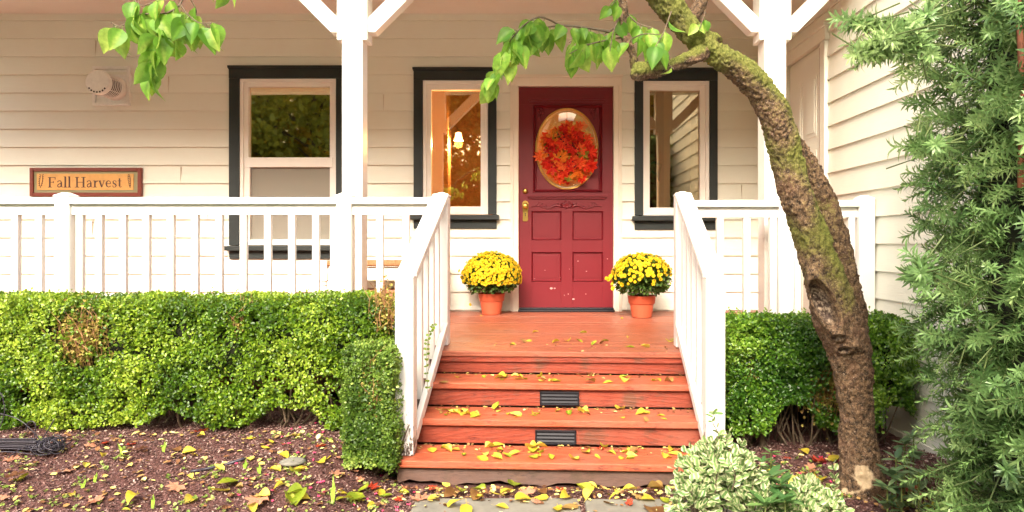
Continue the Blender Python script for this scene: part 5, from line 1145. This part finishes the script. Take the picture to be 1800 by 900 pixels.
def build_yew():
    r = np.random.default_rng(77); n = 3700; th = r.uniform(0, 2*np.pi, n); z = r.uniform(.03, 2.75, n)
    front = (np.cos(th-R(225)) > -.25) | (r.random(n) < .45); th, z = th[front], z[front]; n = len(th)
    rad = yrad(th, z)-r.random(n)**1.3*.20; out = np.stack([np.cos(th), np.sin(th), 0*th], -1)
    pos = np.stack([YC[0]+rad*np.cos(th), YC[1]+rad*np.sin(th), z], -1)
    dr = out*.75+r.normal(size=(n, 3))*.38+np.array([0, 0, -.05])+np.array([0,0,1.0])*(r.uniform(-1.0, .45, n))[:, None]
    # the branches reaching left near the top
    ex = []; st = MB()
    for (pts, cnt) in (([(1625,60,2.1),(1570,55,2.06),(1525,42,2.04),(1497,36,2.03)], 17), ([(1625,70,2.1),(1585,85,2.05),(1545,88,2.03),(1520,95,2.02)], 15), ([(1640,30,2.1),(1600,45,2.05),(1565,60,2.03)], 12), ([(1650,260,2.05),(1620,255,2.02),(1605,262,2.02)], 8), ([(1640,100,2.05),(1590,70,2.0),(1550,68,2.0)], 10), ([(1640,480,2.02),(1620,470,2.0),(1608,490,2.0)], 6)):
        C = spline([tuple(at(*p)) for p in pts], 20); st.tube([tuple(c) for c in C], list(np.linspace(.005, .0015, 20)), 5)
        for k in range(cnt):
            i = int(19*(k+1)/cnt); t = C[i]-C[max(i-1, 0)]; t = t/np.linalg.norm(t); ex.append((C[i], t+r.normal(size=3)*.42+np.array([0, 0, -.12])))
    pos = np.concatenate([pos, [e[0] for e in ex]]); dr = np.concatenate([dr, [e[1] for e in ex]]); n = len(pos)
    dr /= np.linalg.norm(dr, axis=1)[:, None]
    rr = r.normal(size=(n, 3)); y_ = np.cross(dr, rr); y_ /= np.linalg.norm(y_, axis=1)[:, None]; x_ = np.cross(y_, dr); rot = np.stack([x_, y_, dr], 2)
    allV = []; allF = []; tint = []; off = 0; which = r.integers(0, 10, n); sc_ = r.uniform(.6, 1.25, n); tb = np.clip(.42+.35*fbm(pos, 3, 2)+r.normal(0, .14, n), 0, 1)
    for k in range(10):
        s_ = which == k; tv, tf = TPL[k]; V, Fc, ci = scatter(tv, tf, pos[s_]-dr[s_]*.06, rot[s_], sc_[s_]); allV.append(V); allF.append(Fc+off); off += len(V)
        tint.append(np.clip(tb[s_][ci]+np.tile((tv[:, 2]/.13-.5)*.38, s_.sum()), 0, 1))
    npmesh('needles', np.concatenate(allV), np.concatenate(allF), M_YEW, yew, {'tint': np.concatenate(tint)})
    for p, d_, s_ in zip(pos, dr, sc_): st.tube([tuple(p-d_*.12), tuple(p-d_*.06), tuple(p+d_*.05*s_)], [.0026, .0022, .001], 4, False)
    st.build('shoots', plain('yew_twig', (.085,.12,.03), .7), yew)
build_yew()
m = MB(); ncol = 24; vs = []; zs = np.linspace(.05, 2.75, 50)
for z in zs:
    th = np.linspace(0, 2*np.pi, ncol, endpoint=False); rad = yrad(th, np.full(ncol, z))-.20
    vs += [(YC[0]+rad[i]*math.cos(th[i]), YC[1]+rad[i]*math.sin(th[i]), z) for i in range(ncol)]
m.add(vs, [(i*ncol+j, i*ncol+(j+1) % ncol, (i+1)*ncol+(j+1) % ncol, (i+1)*ncol+j) for i in range(49) for j in range(ncol)]+[tuple(range(49*ncol, 50*ncol))]); m.build('shaded_core', M_HCORE, yew)  # solid core behind the needles, inner shade in its colour
m = MB()
for (a_, b_, r_) in (((1786,-60,2.06),(1794,330,2.08),.009),):
    P = spline([tuple(at(*a_)), tuple((np.array(at(*a_))+np.array(at(*b_)))/2+[.01, .0, 0]), tuple(at(*b_))], 14); m.tube([tuple(p) for p in P], r_, 8)
m.tube([(YC[0], YC[1], -.02), (YC[0]+.02, YC[1], .8), (YC[0], YC[1], 2.6)], [.05, .04, .015], 10); m.build('trunk', M_YSTEM, yew, smooth=True)

# ------------------------------------------------------------------ variegated shrub and small plants
def bushy(name, blobs, mat, nleaf, lsize, label, cat, seed, uvm=False, sprigs=()):
    r = np.random.default_rng(seed); c0 = blobs[0][0]; t = thing(name, (c0[0], c0[1], .02), label, cat)
    P = []; Nn = []
    tot = sum(b[1][0]*b[1][2] for b in blobs)
    for c, rad in blobs:
        n = int(nleaf*rad[0]*rad[2]/tot); d_ = r.normal(size=(n, 3)); d_ /= np.linalg.norm(d_, axis=1)[:, None]; d_[:, 2] = np.where(d_[:, 2] < -.3, -d_[:, 2], d_[:, 2])
        q = np.array(c)+d_*np.array(rad)*(1-r.random(n)**1.5*.6+.28*fbm(d_*3+np.array(c), 3, 2, seed))[:, None]; P.append(q); Nn.append(d_)
    P = np.concatenate(P); Nn = np.concatenate(Nn); m = MB()
    for pts, cnt in sprigs:
        C = spline([tuple(at(*p)) for p in pts], 14); m.tube([tuple(c) for c in C], list(np.linspace(.003, .001, 14)), 5)
        for k in range(cnt):
            i = min(13, int(13*(k+.5)/cnt)+1)
            for s_ in (-1, 1): P = np.vstack([P, C[i]+r.normal(0, .004, 3)]); Nn = np.vstack([Nn, [s_, -.3, .5]])
    keep = P[:, 2] > .015; P, Nn = P[keep], Nn[keep]; n = len(P)
    rot = frames(Nn*.8+rdir(n)*.8+[0, 0, .3], Nn*.7+rdir(n)*.5+[0, -.3, .6]); V, Fc, ci = scatter(LT, LF, P, rot, r.uniform(*lsize, n))
    npmesh('foliage', V, Fc, mat, t, {'tint': np.clip(r.normal(.5, .25, n), 0, 1)[ci]}, uv=np.tile(LUV, (n, 1)) if uvm else None)
    m.build('stems', M_BARK2, t)
    for c, rad in blobs:
        m = MB()
        for k in range(16):
            a = r.uniform(0, 6.28); e = r.uniform(.2, 1.4); q = np.array(c)+np.array([math.cos(a)*math.cos(e)*rad[0], math.sin(a)*math.cos(e)*rad[1], math.sin(e)*rad[2]])*.85
            m.tube([(c[0]+r.uniform(-.03, .03), c[1], 0), tuple((np.array(c)+q)/2), tuple(q)], [.003, .0025, .0012], 4)
        m.build('stems', M_BARK2, t)
    return t
def gp(px, py, Y): p = at(px, py, Y); return (p.x, p.y, p.z)
vr = random.Random(3); SPR = [([(1262,800,2.72),(1265,770,2.72),(1252,740,2.72),(1255,728,2.72)], 7), ([(1265,800,2.72),(1275,780,2.70),(1280,760,2.70)], 4), ([(1290,810,2.7),(1300,790,2.7),(1305,780,2.7)], 5)]
for k in range(26):
    x = vr.uniform(1195, 1345); y = 815+abs(x-1262)*.55+vr.uniform(0, 40); q = vr.uniform(2.55, 2.75); SPR.append(([(x, y+25, q), (x+vr.uniform(-8, 8), y, q-.02), (x+vr.uniform(-18, 18), y-vr.uniform(10, 32), q-.03)], 5))
bushy('variegated_shrub', [(gp(1262, 850, 2.72), (.15, .14, .15)), (gp(1222, 890, 2.62), (.085, .09, .10)), (gp(1330, 890, 2.62), (.11, .11, .09)), (gp(1255, 812, 2.78), (.07, .07, .07)), (gp(1300, 850, 2.66), (.09, .09, .09)), (gp(1235, 845, 2.68), (.07, .08, .08))], M_VAR, 2300, (.024, .038),
      'cream edged variegated shrub at the foot of the right stair post', 'shrub', 41, True, SPR)
bushy('variegated_shrub', [(gp(1405, 895, 2.62), (.085, .09, .075)), (gp(1455, 900, 2.60), (.06, .07, .05)), (gp(1420, 868, 2.7), (.05, .05, .05))], M_VAR, 800, (.022, .036),
      'low patch of cream edged shrub just left of the tree foot', 'shrub', 43, True, (([(1465,880,2.75),(1468,850,2.75),(1463,820,2.75)], 8), ([(1420,880,2.7),(1415,855,2.7),(1422,842,2.7)], 4)))
M_RH = leafmat('broad_leaf', (.05,.13,.035), (.11,.23,.06), (.22,.36,.10), .4, .25, .5)
M_RHD = leafmat('grey_green_leaf', (.05,.11,.04), (.12,.21,.08), (.24,.34,.14), .4, .2, .6)
def rosettes(name, spots, mat, label, cat, lsz, seed):
    r = np.random.default_rng(seed); P = []; Dd = []; S_ = []; c0 = at(*spots[0][:3]); t = thing(name, (c0.x, c0.y, .02), label, cat); m = MB()
    for px, py, Y, nl in spots:
        c = np.array(at(px, py, Y)); m.tube([(c[0]+.01, c[1]+.02, 0), tuple(c)], [.004, .003], 6)
        tiers = [(c+(np.array([c[0]+.01, c[1]+.02, 0])-c)*f, .8+.2*f) for f in (0, .35, .65)]
        for k in range(nl*2):
            c, _s = tiers[0] if k < nl else tiers[1+k % 2]
            a = 2.4*k+r.uniform(-.2, .2); e = r.uniform(-.25, .7); P.append(c+[0, 0, -.012*k/nl]); Dd.append((math.cos(a)*math.cos(e), math.sin(a)*math.cos(e), math.sin(e))); S_.append(lsz*r.uniform(.75, 1.2))
    P, Dd, S_ = np.array(P), np.array(Dd), np.array(S_); tvv, tff = leaf_template(.24, .06); rot = frames(Dd, np.tile([.01, 0, 1.], (len(P), 1)))
    V, Fc, ci = scatter(tvv, tff, P, rot, S_); npmesh('leaves', V, Fc, mat, t, {'tint': r.random(len(P))[ci]}); m.build('stems', M_STEM, t); return t
rosettes('leafy_plant', [(1372,850,2.6,11), (1352,838,2.63,8), (1380,880,2.5,12), (1345,885,2.5,9)], M_RH, 'broad leaved green plant among the cream edged shrub', 'plant', .075, 1)
rosettes('leafy_plant', [(1568,832,2.9,9), (1560,855,2.88,7), (1585,845,2.86,6), (1575,805,3.0,6)], M_RHD, 'grey green leafy plant just right of the tree foot', 'plant', .07, 2)
rosettes('leafy_plant', [(1598,795,3.05,9), (1606,768,3.1,7), (1615,830,2.85,8), (1590,780,3.1,6)], M_RHD, 'tall dark grey green plant between the hedge and the yew', 'plant', .07, 3)
rosettes('leafy_plant', [(1340,812,3.3,8), (1300,800,3.35,7), (1355,795,3.4,6)], M_RH, 'dark green plant under the right hand hedge', 'plant', .05, 4)
# seedlings over the beds: uncountable
r = np.random.default_rng(9); P = []
while len(P) < 620:
    if r.random() < .78: x, y = r.uniform(-2.6, -.62), r.uniform(2.35, 3.45)
    else: x, y = r.uniform(1.05, 1.7), r.uniform(2.5, 3.5)
    if vnoise(np.array([x, y, 0.]), 5, 2) > .0 or (x < -1.6 and y < 2.9 and r.random() < .35): P.append((x, y))
P = np.array(P); n = len(P); base = np.stack([P[:, 0], P[:, 1], hgt(P[:, 0], P[:, 1])+.006], -1)
pos = np.repeat(base, 4, 0)+r.normal(0, .004, (n*4, 3)); dd = rdir(n*4); dd[:, 2] = np.abs(dd[:, 2])*.6+.15; rot = frames(dd, np.tile([0, .01, 1.], (n*4, 1))); V, Fc, ci = scatter(LT, LF, pos, rot, r.uniform(.008, .022, n*4))
tag(npmesh('seedlings', V, Fc, leafmat('seedling_leaf', (.16,.26,.04), (.34,.45,.08), (.58,.64,.22), .5, .3), attrs={'tint': r.random(n*4)[ci]}), 'tiny green weed seedlings sprouting from the mulch', 'weeds', kind='stuff')
# fallen pink blossoms
m = MB()
for k in range(90):
    px, py = (r.uniform(400, 730), r.uniform(770, 895)) if k < 60 else (r.uniform(1330, 1480), r.uniform(800, 880)); Yq = F*(EZ-.05)/(py-VY); p = at(px, py, Yq); z = float(hgt(np.array(p.x), np.array(p.y)))+.008
    for a in range(3): m.lathe([(.001, -.004), (.0045, 0), (.001, .004)], (p.x+r.normal(0, .004), p.y+r.normal(0, .004), z), 6)
tag(m.build('fallen_blossoms', plain('magenta_petal', (.62,.03,.12), .5)), 'tiny magenta petals strewn over the mulch', 'petals', kind='stuff')
# larger shoots and stones
for i, (px, py, hh, lab) in enumerate(((214,800,.06,'pale green shoot beside the curled orange leaves, left bed'), (166,848,.05,'short green shoot in the middle of the left bed'), (145,860,.045,'bent yellowing shoot near the bottom of the left bed'), (287,795,.06,'green shoot beside a pale seedling clump, below the hedge'), (268,895,.07,'green blade shoot at the bottom edge of the left bed'), (585,885,.12,'tall drooping green shoot before the square box bush'), (456,832,.05,'thin pale shoot amid yellow leaves'), (430,825,.05,'thin green shoot left of the yellow leaf cluster'))):
    Yq = 2.8
    for _ in range(20): Yq += .5*((EZ-float(hgt(np.array((px-VX)/F*Yq), np.array(Yq))))*F/(py-VY)-Yq)
    p = at(px, py, Yq); z = float(hgt(np.array(p.x), np.array(p.y))); m = MB()
    for k in range(3):
        dx, dy = r.uniform(-.02, .02), r.uniform(-.02, .02); w_ = .006
        m.add([(p.x-w_, p.y, z), (p.x+w_, p.y, z), (p.x+w_*1.3+dx*.4, p.y+dy*.4, z+hh*.55), (p.x-w_*.6+dx*.4, p.y+dy*.4, z+hh*.55), (p.x+dx, p.y+dy-.005, z+hh*(1-.25*k))], [(0,1,2,3), (3,2,4)])
    tag(m.build('green_shoot', plain('shoot_green', (.30,.48,.06), .45), origin=(p.x, p.y, z)), lab, 'shoot', 'green shoots in the left bed')
p = at(515, 792, 3.15); m = MB(); z = float(hgt(np.array(p.x), np.array(p.y))); m.lathe([(.001, -.01), (.05, 0), (.06, .008), (.04, .016), (.001, .019)], (p.x, p.y, z+.006), 14)
tag(m.build('flat_stone', M_STONE, smooth=True, origin=(p.x, p.y, z)), 'flat grey stone half buried in the mulch under the hedge', 'stone')
def hose(px0, py0, px1, py1, lab):
    pts = []
    for t in np.linspace(0, 1, 12):
        px, py = px0+(px1-px0)*t, py0+(py1-py0)*t+3*math.sin(t*3); Yq = 2.9
        for _ in range(20): Yq += .5*((EZ-float(hgt(np.array((px-VX)/F*Yq), np.array(Yq))))*F/(py-VY)-Yq)
        p = at(px, py, Yq); pts.append((p.x, p.y, float(hgt(np.array(p.x), np.array(p.y)))+.008))
    m = MB(); m.tube(pts, .007, 8); tag(m.build('irrigation_hose', M_WIRE, smooth=True, origin=pts[0]), lab, 'hose')
hose(335, 832, 432, 808, 'short black irrigation hose showing through the left bed mulch')
# bundle of dark wires, left edge
bo = at(60, 790, 3.24); z0 = float(hgt(np.array(bo.x), np.array(bo.y))); wb = thing('wire_bundle', (bo.x, bo.y, z0), 'tangled bundle of black wire lying on the mulch at the left edge', 'wire')
m = MB(); r = np.random.default_rng(4)
hb = at(88, 790, 3.24); hb.z = z0+.045
for k in range(34):       # straight strands, from the left to the knot
    dy, dz = r.normal(0, .018), r.normal(0, .018); pts = [(hb.x-1.1, hb.y+dy*1.5, z0+.045+dz*1.1), (hb.x-.5, hb.y+dy*1.2+r.normal(0, .01), z0+.045+dz), (hb.x-.2, hb.y+dy*.8, z0+.05+dz*.8), (hb.x-.05, hb.y+dy, hb.z+dz)]
    m.tube([tuple(p) for p in spline(pts, 18)], .003, 5)
m.build('strands', M_WIRE, wb, smooth=True)
m = MB()
for k in range(26):
    ax = r.normal(size=3); ax /= np.linalg.norm(ax); u_ = np.cross(ax, [0, 0, 1.01]); u_ /= np.linalg.norm(u_); v_ = np.cross(ax, u_); ra, rb = r.uniform(.03, .065), r.uniform(.02, .042); c = np.array(hb)+r.normal(0, 1, 3)*np.array([.022, .012, .008])
    pts = [c+u_*ra*math.cos(t+k)+v_*rb*math.sin(t+k) for t in np.linspace(0, r.uniform(4, 9), 30)]; pts = [(p[0], p[1], max(p[2], z0+.006)) for p in pts]; m.tube(pts, .0024, 5)
for pts in ([(0,727,3.32),(30,736,3.32),(55,755,3.32),(75,780,3.32)], [(0,752,3.3),(8,725,3.3),(5,700,3.3),(0,690,3.3)], [(75,770,3.3),(85,755,3.3),(95,738,3.3)], [(50,770,3.28),(55,792,3.2),(70,800,3.2),(90,797,3.2)], [(45,758,3.3),(50,742,3.3),(62,745,3.3),(60,775,3.3)], [(60,780,3.25),(35,790,3.2),(15,804,3.15)]):
    m.tube([tuple(p) for p in spline([tuple(at(*q)) for q in pts], 20)], .0026, 5)
m.build('loose_coils', M_WIRE, wb, smooth=True)
# sprig growing through the left stair balusters
m = MB(); C = spline([tuple(at(*q)) for q in ((752,690,3.5),(750,640,3.5),(752,600,3.5),(762,572,3.5))], 14); m.tube([tuple(c) for c in C], .0015, 5)
sp = thing('leafy_sprig', tuple(C[0]), 'thin leafy sprig poking through the left stair balusters', 'plant'); m.build('stem', M_STEM, sp)
P = np.repeat(C[1:], 2, 0); n = len(P); rot = frames(rdir(n)*.5+np.tile([[1., -.3, .3], [-1., -.3, .3]], (n//2, 1)), np.tile([0, -1, .3], (n, 1))); V, Fc, ci = scatter(LT, LF, P, rot, r.uniform(.014, .022, n)); npmesh('leaves', V, Fc, M_BOX, sp, {'tint': r.uniform(.2, .7, n)[ci]})

# ------------------------------------------------------------------ trees across the garden (mirrored in the panes)
def far_tree(x, y, H, w_, mat, label, seed):
    r = np.random.default_rng(seed); t = thing('garden_tree', (x, y, 0), label, 'tree', 'trees across the garden')
    m = MB(); m.tube([(x, y, -.1), (x+.1, y, H*.4), (x, y, H*.85)], [.22, .15, .04], 10)
    cl = []
    for k in range(44):
        a = r.uniform(0, 6.28); z = H*r.uniform(.10, .95); rr = w_*math.sqrt(max(.05, 1-((z/H-.5)/.52)**2))*r.uniform(.4, 1); c = np.array([x+rr*math.cos(a), y+rr*math.sin(a), z]); cl.append((c, r.uniform(.8, 1.5))); m.tube([(x, y, z*.8), tuple(c)], [.05, .015], 5)
    m.build('trunk', M_BARK2, t); P = []
    for c, q in cl:
        d_ = r.normal(size=(330, 3)); d_ /= np.linalg.norm(d_, axis=1)[:, None]; P.append(c+d_*q*(r.random(330)**.4)[:, None])
    P = np.concatenate(P); n = len(P); V, Fc, ci = scatter(LT, LF, P, frames(rdir(n), rdir(n)), r.uniform(.14, .28, n)); npmesh('crown', V, Fc, mat, t, {'tint': np.clip(r.normal(.5, .25, n), 0, 1)[ci]})
M_AU = leafmat('autumn_leaf', (.32,.22,.03), (.62,.44,.05), (.80,.62,.10), .6, .55)
M_SP = leafmat('summer_leaf', (.16,.18,.02), (.36,.36,.04), (.60,.55,.09), .6, .55)
TN = ['leftmost green', 'second golden', 'third green', 'fourth golden', 'fifth green', 'sixth golden', 'seventh green', 'eighth golden', 'rightmost green']
for i in range(9):
    x, y, H, w_, mt, lb = -17+4.3*i, -13.5-(i % 2)*1.2, 9.2+(i*37 % 5)*.3, 3.1, (M_SP, M_AU)[i % 2], TN[i]+' tree of the row across the garden'
    far_tree(x, y, H, w_, mt, lb, 50+i)
    far_tree(x+2.1, y-3.2, H+.6, 3.4, (M_SP, M_AU)[(i+1) % 2], lb.replace('of the row', 'of the back row'), 80+i)
